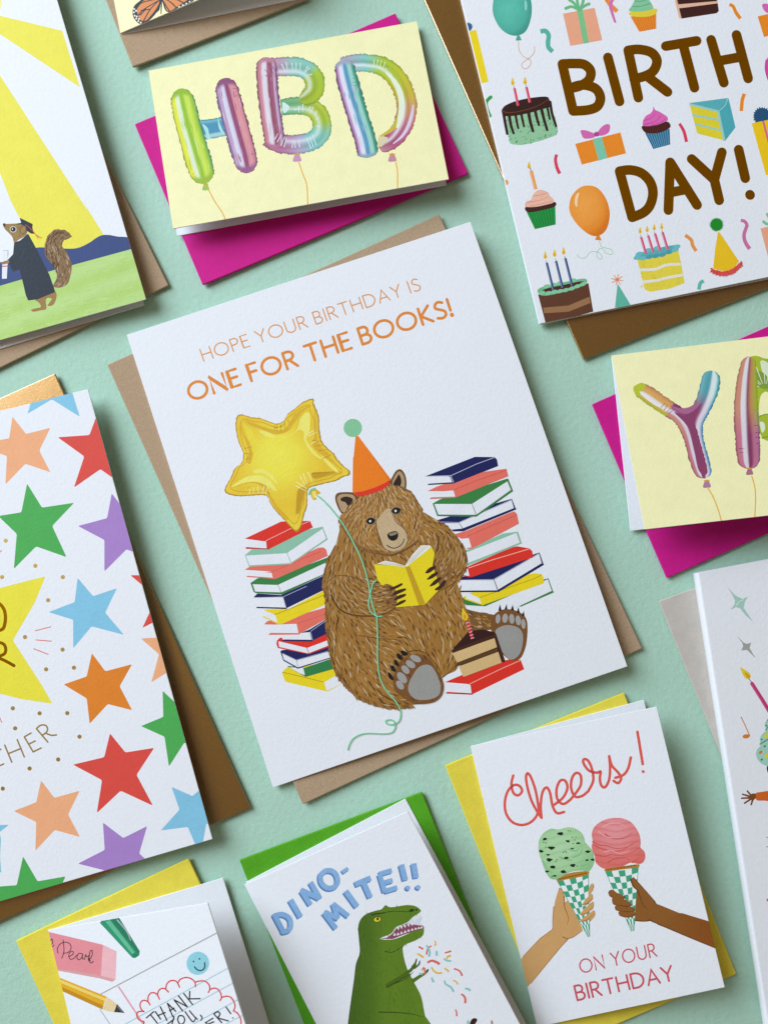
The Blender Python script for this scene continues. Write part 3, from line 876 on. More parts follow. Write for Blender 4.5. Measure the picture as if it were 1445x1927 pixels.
face.poly(B('632,700 655,688 700,680 712,692 690,705 655,715'), '#8d7f68', 4)
face.line(B('618,800 650,820 690,826 735,805 765,770 772,742'), 1.9, '#20130a', w1=1.4)
face.done()
a = Art(c, 'party_hat_print')
hx = B('305,320 310,0 495,0 640,215 632,255 560,300 470,330 355,360')
a.poly(hx, '#ef7d12')
a.poly(B('312,322 400,312 500,280 600,235 638,210 640,245 570,300 470,335 355,358'), '#e0331f')
a.done()

# cake slice with candle
a = Art(c, 'cake_slice_print')
a.poly(Q('860,425 970,300 1060,290 1140,310 1200,498 1110,520 1000,560 905,520'), '#34100d')
a.poly(Q('862,445 1135,345 1152,405 895,505'), '#d8b57c'); a.poly(Q('905,530 1160,435 1182,505 935,598 925,580'), '#d8b57c')
a.poly(Q('858,428 1000,370 1145,318 1205,497 1190,505 1140,345 862,442'), '#43210f')
a.poly(Q('890,508 1152,410 1160,432 900,528'), '#5a3a18')
a.line(Q('960,240 992,350'), 5.2, '#d22f45', 0, caps=False)
for k in range(6):
    x, y = 958 + k * 6, 245 + k * 20
    a.line(Q([(x - 6, y + 6), (x + 16, y - 2)]), 1.1, '#f3c9c8', 0, caps=False)
a.poly(Q('930,150 948,180 965,205 955,230 935,228 925,200'), '#ecc81c', 4); a.poly(Q('938,190 952,205 948,225 938,218'), '#e0941a', 4)
a.done()
# string
a = Art(c, 'balloon_string_print')
MINT = '#80cf9f'
s1 = S('890,960 950,1010 1030,1100 1100,1190 1160,1290 1240,1445')
s2 = B('240,630 300,750 370,890 420,1030 450,1150 465,1250 490,1350 520,1440') + Q('375,210 380,340 380,480 395,600 440,690 500,760 528,820 520,880 480,905 440,900 435,880 470,875 495,905 480,950 430,965 300,963 230,990 200,1030 187,1068')
a.line(s1[:5] + s2[1:], 2.5, MINT)
a.line(B('520,1118 490,1150 470,1220 450,1330 470,1400 520,1440 570,1442'), 2.4, MINT)
a.done()


# ================================================================ star pattern card
c = C_STAR
G1, G2, G3 = View(0, 690, 3.6125), View(0, 1050, 3.6125), View(0, 1400, 3.0104)
PEACH, SRED, SGREEN, SPUR, SBLUE, SORG = '#f0ac7c', '#dd4a3e', '#4bab50', '#a981c4', '#85c3dd', '#e28222'
for view, col, s in (
    (G1, SBLUE, '190,320 215,235 240,120 300,60 470,100 545,340 520,325 355,222'),
    (G1, PEACH, '88,340 180,457 345,415 270,570 345,718 175,660 40,800 50,608 -60,570 -60,510 65,487'),
    (G1, SRED, '395,480 610,465 675,290 760,440 960,420 800,570 830,800 685,697 505,822 575,610'),
    (G1, SGREEN, '187,795 288,958 507,925 357,1083 455,1295 248,1222 97,1375 117,1137 -10,1015 148,990'),
    (G1, SPUR, '762,862 860,990 1000,960 880,1100 950,1275 862,1242 712,1392 712,1178 532,1083 730,1030'),
    (G2, SRED, '888,117 1030,118 1080,0 1150,130 1300,200 1120,300 1140,440 1070,425 970,475 1030,345 1040,245'),
    (G2, '#ecdf3c', '-200,250 0,205 150,165 312,125 240,300 165,430 90,560 200,730 290,870 358,990 150,960 0,922 -200,880'),
    (G2, SBLUE, '530,135 635,260 797,205 717,372 845,523 625,465 500,615 500,420 332,368 510,300'),
    (G2, SORG, '627,648 718,770 900,722 815,872 900,1035 735,993 612,1127 592,955 435,860 592,805'),
    (G2, PEACH, '960,548 1080,540 1150,430 1250,800 1135,780 1030,845 1083,655'),
    (G2, SGREEN, '1107,903 1200,990 1350,960 1240,1160 1330,1300 1255,1255 1150,1418 1120,1215 960,1143 1112,1080'),
    (G3, SRED, '625,-60 712,48 875,22 775,175 868,350 685,265 550,392 580,205 415,117 592,75'),
    (G3, PEACH, '235,207 310,305 453,265 388,400 455,527 312,487 203,605 207,442 80,380 208,330'),
    (G3, SPUR, '585,445 700,533 835,465 790,620 900,720 650,760 590,715 443,678 595,600'),
    (G3, SBLUE, '973,243 1092,295 1200,200 1300,500 1170,450 1150,560 1120,600 1065,470 912,490 1018,372'),
    (G3, SGREEN, '133,637 215,778 373,750 330,850 0,900 -40,810 97,800'),
    (G3, SBLUE, '-50,460 53,458 0,500 8,540 2,640 10,730 -60,700')):
    a = Art(c, 'star_print')
    P = view(s)
    # slightly rounded tips and hand-drawn edges
    Q_ = []
    m = len(P)
    for i, p in enumerate(P):
        for t in (.96, ):
            q = P[i - 1]; r = P[(i + 1) % m]
            Q_.append((p[0] + (q[0] - p[0]) * .035, p[1] + (q[1] - p[1]) * .035))
            Q_.append((p[0] + (r[0] - p[0]) * .035, p[1] + (r[1] - p[1]) * .035))
    a.poly(Q_, col)
    a.done()
for view, s in ((G1, '42,1183'), (G2, '243,53 17,130 430,130 330,287 173,538 428,623 316,757 505,746 90,1022 272,1056 460,1055 106,1158 543,1215 398,1370'), (G3, '170,139 18,253')):
    for p in view(s):
        a = Art(c, 'gold_dot', None, M_FOIL_SATIN); a.ell(p[0], p[1], 4.0, 4.0, 0, '#ffffff', n=16); a.done()
for s in ('243,495 348,468', '247,557 352,566', '232,617 330,655', '-20,1040 15,1117', '-20,-20 14,-50'):
    a = Art(c, 'tick_print'); a.line(G2(s), 1.7, '#df6a5c', 0); a.done()
def foil_letter(card, view, strokes, w, mat=None):
    a = Art(card, 'letter', None, mat or M_FOIL)
    for s in strokes: 
        P = view(s); a.line(P, w, '#ffffff', 5 if len(P) > 2 else 0)
    a.done()
foil_letter(c, G2, ['-40,300 0,312 30,350 40,400 35,450 18,485 -40,500'], 6.4)
foil_letter(c, G2, ['-40,575 0,575 32,590 42,625 28,655 -40,680', '-10,678 40,700 98,732'], 6.0)
foil_letter(c, G2, ['35,1272 83,1388', '120,1235 168,1353', '60,1330 146,1295'], 2.9, M_FOIL_SATIN)
foil_letter(c, G2, ['168,1216 228,1318', '168,1216 214,1190', '198,1266 242,1244', '228,1318 282,1292'], 2.9, M_FOIL_SATIN)
foil_letter(c, G2, ['250,1160 328,1252', '250,1160 280,1137 312,1138 326,1160 318,1185 288,1206', '312,1190 350,1205 386,1203'], 2.9, M_FOIL_SATIN)
foil_letter(c, G2, ['-30,1305 0,1300 8,1303', '-30,1418 0,1412 28,1400'], 2.9, M_FOIL_SATIN)

# ================================================================ graduation card
c = C_GRAD
Z1, SQ = View(0, 0, 2.89), View(0, 380, 4.379)
a = Art(c, 'sun_print'); a.ell(-25, 6, 30, 20, 0, '#f0e98a'); a.done()
YR = '#e9df4c'
a = Art(c, 'sun_ray_print'); a.poly(Z1('-30,78 340,167 437,475 -30,165'), YR); a.done()
a = Art(c, 'sun_ray_print')
a.poly(Z1('-20,375 485,1156') + SQ('690,0 860,275 620,420 300,390 95,0') + Z1('0,935 -20,880'), YR); a.done()
a = Art(c, 'grass_print')
gr = SQ('-10,660 400,560 590,500 1060,370 1400,800 600,1150 -10,1250')
a.poly(gr, lambda x, y: mixc(lin('#b9d784'), lin('#b0d06c'), .5 + .5 * math.sin(x * .05 + y * .13)), 0, sub=14)
rnd = random.Random(3); it = []
for k in range(260):
    x, y = rnd.uniform(0, 285), rnd.uniform(470, 650)
    if inside((x, y), gr): it.append((x, y, -.27 + rnd.gauss(0, .05), rnd.uniform(8, 26), rnd.uniform(.8, 1.8), lin(rnd.choice(['#b4d275', '#bcdb8a', '#acca68', '#c0dc90'])), 0))
a.strokes(it); a.done()
a = Art(c, 'hill_print')
a.poly(catmull(SQ('-10,500 120,470 220,420 300,378 400,376 520,384 640,380 740,335 790,300 840,275 900,272 970,285 1045,290 1150,310'), False, 4) + SQ('1150,365 1060,395 400,575 -10,695'), '#33467a'); a.done()
tailg = []
for w in '470,690,3,-1 550,660,2,-3 575,570,0,-4 550,470,-2,-4 500,400,-2,-4 450,450,-1,-4 420,330,1,-4 470,270,3,-3 540,260,4,0 420,420,-1,-4'.split():
    p = [float(t) for t in w.split(',')]; x, y = SQ.pt(p[0], p[1]); tailg.append((x, y, p[2], p[3]))
sq = Art(c, 'squirrel_print')
tl = SQ('440,695 500,705 560,675 585,600 592,520 550,420 502,370 520,312 580,285 575,262 530,238 450,240 400,290 380,360 382,440 430,500 465,570 470,630')
sq.poly(tl, '#86653f', 3)
tufts(sq, SQ('592,520 550,420 502,370 520,312 580,285 530,238 450,240 400,290 380,360 382,440 430,500'), tailg, 2.2, 4, ['#86653f', '#7a5a36'], (5, 9))
fur(sq, tl, 170, tailg, 5, ['#6d4f2b', '#a98c68', '#c0a585', '#937248', '#5f4422'], (6, 13), (.9, 1.9))
sq.poly(SQ('300,800 450,735 468,790 440,850 395,855 410,830 430,800 400,790 380,810 385,880 345,892 280,905 258,890 300,876 340,865 325,830'), '#9c763f', 3)
sq.poly(SQ('30,185 80,180 130,178 190,178 225,235 218,275 160,310 122,335 105,290 75,255 45,225'), '#97783f', 4)
fur(sq, SQ('40,195 130,185 190,190 215,260 130,325 105,280'), 55, [(0, 0, 1, .8)], 6, ['#8a6a34', '#a88850', '#7d5e2c'], (3, 6), (.6, 1.1))
sq.poly(SQ('27,180 47,178 42,204 33,200'), '#2c2218', 3)
sq.ell(*SQ.pt(194, 228), 7, 9, 20, '#7e5f30'); sq.ell(*SQ.pt(194, 230), 4, 6.4, 20, '#a07a48')
sq.ell(*SQ.pt(112, 226), 6.4, 5.8, 10, '#ddd2b8'); sq.ell(*SQ.pt(112, 226), 5.0, 4.6, 0, '#12161e'); sq.ell(*SQ.pt(106, 224), 1.0, 1.5, 0, '#e6e6e6')
sq_o = sq.done()
g = Art(c, 'gown_print', sq_o)
gp = SQ('120,335 170,318 235,262 262,310 305,390 360,500 410,600 445,700 458,742 310,803 235,812 215,765 190,655 165,557 108,572 68,478 112,430')
g.poly(gp, '#202b36')
rnd = random.Random(8); it = []
for k in range(160):
    x, y = rnd.uniform(15, 105), rnd.uniform(440, 565)
    if inside((x, y), gp): it.append((x, y, 1.2 + rnd.gauss(0, .5), rnd.uniform(3, 8), rnd.uniform(.6, 1.3), lin(rnd.choice(['#1b2530', '#283542', '#2d3a46'])), 0))
g.strokes(it)
g.line(SQ('205,380 190,440 170,470'), 1.0, '#36434f'); g.done()
g = Art(c, 'graduation_cap_print', sq_o)
g.poly(SQ('165,130 272,182 270,215 285,262 262,262 222,238 215,200 175,185 130,184 178,172'), '#182430')
g.line(SQ('215,188 260,225 305,278'), 1.3, '#c8372c'); 
for s in ('300,272 318,305', '300,272 332,302', '303,272 345,300', '302,274 352,298'): g.line(SQ(s), 1.0, '#d8402e', 0, w1=.5)
g.done()
g = Art(c, 'diploma_print', sq_o)
g.poly(SQ('27,402 70,400 66,520 60,632 20,633 22,520'), '#e4e4e8'); g.line(SQ('27,402 70,400 68,450'), .8, '#8a8f98', 0)
g.line(SQ('22,532 66,528'), 1.8, '#c23a35', 0); g.poly(SQ('14,505 40,488 75,482 78,502 50,512 20,516'), '#97753f', 3); g.done()

# ================================================================ birthday pattern card
c = C_BDAY
Z3, Z4, D2, D3, D4, DC = View(845, 0, 2.408), View(845, 300, 2.408), View(1345, 0, 5.67), View(1320, 340, 8.76), View(1180, 150, 5.453), View(920, 130, 9.031)
def item(name, fn):
    a = Art(c, name); fn(a); a.done()
def flame(a, x, y, h, col='#ecc636', lean=0):
    a.poly([(x + lean, y - h * .62), (x + h * .2 + lean * .3, y - h * .1), (x + h * .24, y + h * .2), (x, y + h * .42), (x - h * .24, y + h * .2), (x - h * .2, y - h * .12)], col, 4)
    a.ell(x, y + h * .12, h * .12, h * .2, 0, '#e8a02a', n=12)
def candle(a, p, q, w, col):
    a.line([p, q], w, col, 0, caps=False)
    dx, dy = q[0] - p[0], q[1] - p[1]; l = math.hypot(dx, dy)
    a.line([(p[0] - dx / l * w * .9, p[1] - dy / l * w * .9), p], w * .18, '#4a4038', 0, caps=False)
    a.line([(p[0] - w * .28, p[1]), (q[0] - w * .28, q[1])], w * .2, mixc(lin(col), (1, 1, 1), .35), 0, caps=False)
def spiky(cx, cy, r, n, amp, rnd):
    out = []
    for i in range(n * 2):
        t = math.pi * i / n; k = r * (1 + amp * rnd.uniform(.6, 1.2)) if i % 2 else r
        out.append((cx + k * math.cos(t), cy + k * math.sin(t)))
    return out
rnd = random.Random(31)
item('present_print', lambda a: (a.poly(spiky(*Z3.pt(86, 122), 7, 14, .4, rnd), '#2f5f86'), a.poly(Z3('60,148 122,135 178,370 120,385'), '#f0d414')))
item('confetti_print', lambda a: a.line(Z3('188,440 168,462 170,490 184,525'), 6.5, '#2a9a4a'))
item('confetti_print', lambda a: a.poly(Z3('240,820 262,815 268,832 250,842'), '#e8a05a', 3))
def teal_balloon(a):
    cx, cy = Z3.pt(287, 55)
    def col(x, y):
        d = math.hypot((x - cx + 8) / 36, (y - cy + 6) / 44)
        return ramp([(0, '#62c2ac'), (.6, '#55b8a2'), (.95, '#4fae9b'), (1.2, '#3f9787')], d)
    a.poly(Z3('200,0 198,60 225,120 262,152 300,162 340,148 362,110 374,50 365,-20 330,-70 290,-85 245,-70 212,-35'), col, 4)
    a.poly(Z3('342,0 352,15 350,45 342,40'), '#8fd6c6', 3)
    a.poly(Z3('308,160 318,160 328,182 300,184'), '#4aa592', 0)
    a.line(Z3('314,185 316,225 335,255 366,272 368,292 348,312 330,304 332,285 360,265 384,240 386,212'), 1.3, '#e3a27a')
item('balloon_print', teal_balloon)
item('confetti_print', lambda a: a.line(Z3('413,143 435,140 450,160 447,190 450,215 468,234'), 8.5, '#57b39d', caps=False))
def peach_box(a):
    a.poly(Z3('515,62 658,35 693,182 548,208'), '#eda784'); a.poly(Z3('578,48 604,44 632,194 608,198'), '#7cc489')
    for s in ('585,45 555,30 528,38', '585,45 565,15 545,0', '588,45 580,10 578,-25', '590,45 605,10 608,-20', '590,45 615,25 632,18'): a.line(Z3(s), 4.6, '#6dbb80', w1=6)
item('present_print', peach_box)
item('confetti_print', lambda a: a.line(Z3('700,-20 728,20 760,52'), 8, '#ec8f3a', caps=False))
item('confetti_print', lambda a: a.line(Z3('748,-20 730,20 738,60 752,103'), 7.5, '#d970b0', w1=4, caps=False))
def cup(a, wrap, rib, body, n, top=None):
    """paper cup: body is TL, TR, BR, BL in px"""
    a.poly(body, wrap, 0)
    for k in range(1, n):
        t = k / n
        p = (body[0][0] + (body[1][0] - body[0][0]) * t, body[0][1] + (body[1][1] - body[0][1]) * t)
        q = (body[3][0] + (body[2][0] - body[3][0]) * t, body[3][1] + (body[2][1] - body[3][1]) * t)
        a.line([p, q], 1.0, rib, 0, caps=False)
def green_cupcake(a):
    cup(a, '#ef8a26', '#cf6f12', Z3('820,75 937,62 937,130 860,144'), 9)
    a.poly(Z3('818,55 930,38 938,58 915,72 870,78 826,72'), '#e6cf3a', 3)
    a.poly(Z3('815,50 825,28 835,10 850,-30 890,-40 905,0 920,25 918,42 870,52'), '#86c79a', 4)
    a.line(Z3('830,30 870,28 912,15'), 1.6, '#5fa97a'); a.line(Z3('840,5 870,6 900,-5'), 1.6, '#5fa97a')
item('cupcake_print', green_cupcake)
def choc_slice(a):
    a.poly(Z3('1018,-10 1210,-40 1220,50 1210,60 1050,85 1040,80'), '#e9b79c')
    a.poly(Z3('1030,-5 1208,-20 1212,5 1036,20'), '#3d1813'); a.poly(Z3('1040,38 1215,15 1220,50 1210,60 1052,84'), '#3d1813', 0)
item('cake_slice_print', choc_slice)
item('confetti_print', lambda a: a.line(D2('150,48 190,68 222,135 268,198'), 6.0, '#ee8a1c', w1=6.8, caps=False))
item('present_print', lambda a: (a.poly(D2('452,175 620,135 660,360 520,395'), '#ee8a1c'), a.poly(D2('498,55 525,38 570,45 600,60 600,140 555,138 520,110'), '#d968ad', 4)))
def magenta_balloon(a): a.ell(*D2.pt(625, 735), 17, 27, -6, '#dc4aa4', sub=0); a.line(D2('540,640 532,720 545,800 570,870'), 1.4, '#b8327e')
item('balloon_print', magenta_balloon)
# gold lettering
bw = 18.3
foil_letter(c, Z3, ['512,290 561,503', '512,290 560,288 610,292 640,322 632,362 590,390 540,402', '540,402 600,385 660,400 684,440 672,480 630,498 561,503'], bw)
foil_letter(c, Z3, ['718,260 771,460'], bw)
foil_letter(c, Z3, ['810,228 856,443', '810,228 860,224 915,238 940,275 925,320 885,345 836,357', '895,345 940,380 988,417'], bw)
foil_letter(c, Z3, ['980,209 1120,185', '1058,200 1110,398'], bw)
foil_letter(c, Z3, ['1185,180 1243,375', '1300,158 1353,356', '1215,277 1325,257'], bw)
foil_letter(c, Z4, ['771,53 828,263', '771,53 820,48 870,62 908,100 922,150 910,205 880,240 828,263'], bw)
foil_letter(c, Z4, ['1000,13 992,230', '1000,13 1122,207', '1000,150 1078,135'], bw)
foil_letter(c, Z3, ['1097,720 1200,815', '1234,690 1200,815', '1200,815 1222,908'], bw)
foil_letter(c, Z3, ['1310,678 1340,808', '1361,882 1362,884'], bw)
def mint_cake(a):
    body = DC('290,780 1000,580 1060,760 1120,800 1165,1010 1155,1100 1100,1140 900,1210 700,1265 540,1292 400,1280 355,1260 325,1140')
    a.poly(body, '#93c69a')
    r = random.Random(2); it = []
    while len(it) < 90:
        x, y = r.uniform(950, 1050), r.uniform(200, 275)
        if inside((x, y), body): it.append((x, y, 2.2 + r.gauss(0, .3), r.uniform(2.2, 3.8), r.uniform(1.0, 1.6), lin('#3f6a3c'), 0))
    a.strokes(it)
    CH = '#33130b'
    a.poly(DC('212,705 250,640 330,590 450,545 640,500 850,472 960,468 1010,488 1035,560 1060,650 1020,650 900,680 780,720 600,765 420,795 250,800 225,760'), CH, 3)
    for s, w in (('245,740 270,900 308,1100', 55), ('340,780 370,950 415,1090', 52), ('450,780 470,900 495,1005', 44), ('545,760 570,880 592,975', 44), ('670,740 700,900 745,1055', 58), ('780,700 810,830 845,950', 52), ('890,680 930,850 985,1035', 54), ('985,640 1010,760 1030,850', 42), ('1035,560 1070,760 1135,970', 50)):
        a.line(DC(s), w / 9.03, CH, w1=w / 9.03 * .8)
    a.line(DC('228,715 300,738 420,735 600,700 780,645 920,575 1005,508'), 1.4, '#7d3f16', w1=.9)
    for p, q in (((428, 325), (492, 622)), ((632, 305), (692, 568))): candle(a, DC.pt(*p), DC.pt(*q), 5.0, '#db3358')
    flame(a, *DC.pt(400, 225), 14); flame(a, *DC.pt(610, 210), 14)
item('cake_print', mint_cake)
item('confetti_print', lambda a: a.line(Z3('486,700 481,725 488,760 500,787'), 5.6, '#dd3a5c', w1=6.4, caps=False))
item('confetti_print', lambda a: a.line(Z3('1042,560 1062,595 1074,643'), 5.6, '#dd3a5c', w1=6.2, caps=False))
def orange_box(a):
    a.poly(Z3('570,652 775,600 800,695 600,746'), '#ee8a20'); a.poly(Z3('650,630 690,621 716,715 676,728'), '#7fc7a8')
    a.poly(Z3('595,592 615,590 650,602 662,615 650,625 612,628 600,612'), '#d968ad', 4); a.poly(Z3('668,608 690,575 715,562 728,570 722,600 690,615'), '#d968ad', 4)
    a.ell(*Z3.pt(667, 608), 5, 4.5, 0, '#b8418f')
item('present_print', orange_box)
def pink_cupcake(a):
    cup(a, '#2d6b90', '#6fa8bd', D4('180,545 432,505 438,665 265,712'), 10)
    a.poly(D4('148,500 165,470 300,455 400,430 437,455 435,492 370,530 290,550 190,545'), '#4a1a12', 4)
    a.poly(D4('155,445 165,410 190,370 235,345 258,315 266,278 285,310 320,325 360,348 405,380 413,415 380,435 300,465 200,478 160,470'), '#e065b2', 4)
    for s in ('165,420 230,400 285,350', '175,460 280,430 345,370', '250,470 340,440 395,395'): a.line(D4(s), 1.7, '#c2448f', w1=.8)
item('cupcake_print', pink_cupcake)
def teal_slice(a):
    a.poly(D4('640,262 930,325 990,622 715,552'), '#e4d22f'); a.poly(D4('630,240 1032,187 935,328'), '#58b0b6'); a.poly(D4('932,325 1035,187 1070,330 1107,490 1000,630 985,622'), '#4baab2')
    for s, w in (('636,252 932,325', 22), ('665,362 945,415', 22), ('692,455 960,520', 20), ('930,328 992,625', 24)): a.line(D4(s), w / 5.45, '#9fd0c4', 0, caps=False)
    a.line(D4('940,320 1000,262 1030,190'), 1.4, '#a9d8d2')
item('cake_slice_print', teal_slice)
item('confetti_print', lambda a: a.line(D2('310,1000 288,1070 278,1185'), 6.6, '#ee8a1c', caps=False))
item('present_print', lambda a: (a.poly(spiky(*D2.pt(500, 1240), 15, 22, .22, rnd), '#1f4f74'), a.poly(D2('388,1315 600,1272 660,1850 540,1870'), '#f2c80e'), a.line(D2('510,1290 575,1540'), 4.0, '#dd6a88', 0, caps=False)))
def peach_cupcake(a):
    cup(a, '#17903c', '#0f6d2b', Z4('350,238 480,208 482,295 388,316'), 9)
    a.poly(Z4('345,216 400,205 475,192 480,212 430,228 358,240'), '#3f1a10', 3)
    a.poly(Z4('345,214 348,192 370,182 378,162 400,140 425,140 448,150 455,165 470,178 472,195 440,205 390,215'), '#efb8a0', 4)
    for s in ('355,195 410,185 455,165', '385,165 420,160 445,152', '370,212 430,198 468,190'): a.line(Z4(s), 1.5, '#d9937a', w1=.7)
    candle(a, Z4.pt(370, 52), Z4.pt(391, 135), 6.8, '#f0a050'); flame(a, *Z4.pt(361, 29), 13)
item('cupcake_print', peach_cupcake)
def orange_balloon(a):
    cx, cy = Z4.pt(634, 228)
    def col(x, y):
        d = math.hypot((x - cx + 9) / 40, (y - cy + 10) / 50)
        return ramp([(0, '#f4a548'), (.7, '#f19a3a'), (1.0, '#ec8b26'), (1.25, '#d97416')], d)
    a.poly(Z4('543,210 555,165 590,128 630,118 672,130 708,175 726,235 720,295 700,332 665,348 625,335 580,295 550,250'), col, 4)
    a.poly(Z4('572,165 588,150 582,180 578,215 568,200'), '#f8d6a6', 4)
    a.poly(Z4('668,345 680,345 690,368 660,364'), '#e08428')
    a.line(Z4('680,370 690,395 725,405 740,415 735,430 710,425 690,402 672,415 668,440 685,453 692,440 672,420 640,420 615,445 590,445 580,432'), 1.2, '#9fcfae')
item('balloon_print', orange_balloon)
def choc_cake(a):
    a.poly(Z4('402,612 520,600 630,560 652,690 540,720 437,745'), '#5f3721'); a.poly(Z4('425,672 540,662 635,622 640,650 540,690 430,697'), '#9a6f48', 0)
    a.poly(Z4('400,600 415,580 480,565 560,548 610,540 625,552 600,575 520,600 430,618'), '#6fb98a', 4)
    a.poly(Z4('418,600 440,585 520,568 600,552 600,568 520,590 440,608'), '#4a2416', 4)
    for x, y in ((420, 605), (448, 606), (475, 600), (502, 597), (528, 592), (555, 585), (580, 575), (605, 565), (470, 568), (500, 560), (440, 575), (560, 548)):
        a.ell(*Z4.pt(x, y), 6.5, 3.6, -18, '#86c99b', n=14)
    for p, q in (((441, 468), (471, 592)), ((483, 460), (513, 582)), ((525, 448), (556, 572))): candle(a, Z4.pt(*p), Z4.pt(*q), 4.8, '#2a4d80')
    for p in ((435, 437), (477, 428), (518, 418)): flame(a, *Z4.pt(*p), 14)
item('cake_print', choc_cake)
def teal_hat(a):
    a.poly(Z4('762,562 825,665 750,672'), '#5fb59e')
    for k in range(8):
        t = k * math.pi / 4 + .2; x, y = Z4.pt(760, 545)
        a.line([(x, y), (x + 12 * math.cos(t), y + 11 * math.sin(t))], 2.0, '#e5863c', 0, w1=1.0)
item('party_hat_print', teal_hat)
def layer_cake(a):
    a.poly(Z4('850,450 940,440 1036,405 1066,560 1000,585 910,600 885,590'), '#e8d444')
    r = random.Random(4); it = []
    for k in range(60):
        x, y = Z4.pt(r.uniform(865, 1055), r.uniform(455, 585)); it.append((x, y, r.uniform(-.6, .3), r.uniform(3, 5), r.uniform(.6, 1.0), lin('#c9b224'), 0))
    a.strokes(it)
    for s in ('868,500 930,498 985,478 1042,475', '880,555 940,548 990,535 1052,525'): a.line(Z4(s), 5.2, '#eae6da')
    a.poly(Z4('842,438 860,425 960,398 1030,388 1036,408 1000,425 930,440 860,455'), '#5aaeb4', 4)
    for x, y in ((850, 445), (878, 448), (905, 442), (935, 438), (965, 432), (995, 420), (1022, 410), (1030, 395), (860, 428), (900, 412), (940, 402)): a.ell(*Z4.pt(x, y), 7, 4, -14, '#4a9fa8' if x % 2 else '#6dbcc0', n=14)
    for p, q in (((868, 352), (890, 428)), ((900, 345), (923, 421)), ((931, 336), (955, 415)), ((965, 330), (989, 408))): candle(a, Z4.pt(*p), Z4.pt(*q), 4.8, '#da4a78')
    for p in ((864, 324), (896, 318), (928, 310), (962, 305)): flame(a, *Z4.pt(*p), 12)
item('cake_print', layer_cake)
item('confetti_print', lambda a: a.line(Z4('1068,343 1095,365 1102,390 1118,415'), 6.5, '#ea9448', caps=False))
def yellow_hat(a):
    a.poly(D3('262,850 290,850 450,1090 612,1330 540,1420 460,1480 330,1490 185,1450 215,1150'), '#eec11a')
    r = random.Random(6); it = []
    for s in resample(D3('150,1480 240,1520 340,1540 430,1530 520,1490 590,1430 650,1370'), 1.6, False):
        it.append((s[0], s[1] + 1, 1.9 + r.gauss(0, .25) - (s[0] - 1340) * .012, r.uniform(7, 11), r.uniform(2.0, 3.0), lin(r.choice(['#d93a3a', '#d84a6a', '#e0552e'])), 0))
        it.append((s[0], s[1] - 3, 1.2 + r.gauss(0, .25), r.uniform(4, 7), r.uniform(1.6, 2.2), lin('#df4a28'), 0))
    a.strokes(it)
    a.poly(spiky(*D3.pt(242, 725), 11, 34, .3, r), '#128a22')
item('party_hat_print', yellow_hat)
item('confetti_print', lambda a: a.line(D3('640,655 700,670 740,730 720,800 695,880 700,970 735,1050 785,1125'), 6.0, '#cf72a2', w1=7.4, caps=False))
item('present_print', lambda a: (a.poly(D3('965,790 1200,725 1330,1300 1110,1340'), '#eda784'), a.line(D3('1015,675 1060,710 1130,720'), 5.5, '#86c596'), a.line(D3('1072,550 1110,620 1140,690'), 5.0, '#86c596')))
item('confetti_print', lambda a: a.line(Z4('1152,550 1136,562 1130,590'), 6.8, '#62b8a8', caps=False))

# ================================================================ balloon-letter cards
def tube(a, path, widths, colfn, n=10, round0=0.0, round1=0.0, cr=.0, seed=1, step=3.0, fixed=()):
    """an inflated foil tube drawn as a painted ribbon. colfn(s, t): s along 0..1, t across -1..1"""
    rnd = random.Random(seed)
    P = catmull(path, False, 12); P = resample(P, step, False)
    m = len(P); L = [0]
    for p, q in zip(P, P[1:]): L.append(L[-1] + math.dist(p, q))
    T = L[-1]; pts, tri, cmap = [], [], {}
    for i, p in enumerate(P):
        q0, q1 = P[max(i - 2, 0)], P[min(i + 2, m - 1)]
        dx, dy = q1[0] - q0[0], q1[1] - q0[1]; l = math.hypot(dx, dy) or 1
        s = L[i] / T
        w = widths[0]
        for k in range(len(widths) - 1):
            f = s * (len(widths) - 1) - k
            if 0 <= f <= 1: w = widths[k] + (widths[k + 1] - widths[k]) * f
        h = w / 2
        if round0 and L[i] < round0: h *= math.sqrt(max(0.02, 1 - (1 - L[i] / round0) ** 2))
        if round1 and T - L[i] < round1: h *= math.sqrt(max(0.02, 1 - (1 - (T - L[i]) / round1) ** 2))
        ja, jb = (rnd.uniform(-cr, cr) for _ in 'ab')
        for k in range(n + 1):
            t = -1 + 2 * k / n
            hh = h + (ja if k == 0 else jb if k == n else 0)
            pts.append((p[0] + dy / l * -hh * t, p[1] + dx / l * hh * t)); cmap[pts[-1]] = colfn(s, t)
    for i in range(m - 1):
        for k in range(n):
            A = i * (n + 1) + k; B = A + n + 1
            tri += [(A, A + 1, B), (A + 1, B + 1, B)]
    a.tris(pts, tri, lambda x, y: cmap[(x, y)])
def ends(fn, b0, b1, e0=.13, e1=.13):
    """streaks run out into the plain foil colour at the puckered ends"""
    b0, b1 = lin(b0), lin(b1)
    def f(s, t):
        cc = fn(s, t)
        k0 = max(0, 1 - s / e0 * (1.6 - .6 * abs(t))) if e0 else 0; k1 = max(0, 1 - (1 - s) / e1 * (1.6 - .6 * abs(t))) if e1 else 0
        cc = mixc(cc, b0, min(1, k0 * 2.2)); cc = mixc(cc, b1, min(1, k1 * 2.2))
        w = .10 * math.sin(t * 19 + s * 6) * max(k0, k1)
        return tuple(max(0, v * (1 + w)) * (1 - .5 * max(0, abs(t) - .84) / .16) for v in cc)
    return f
def across(stops, edge=None):
    return lambda s, t: ramp(stops, t)
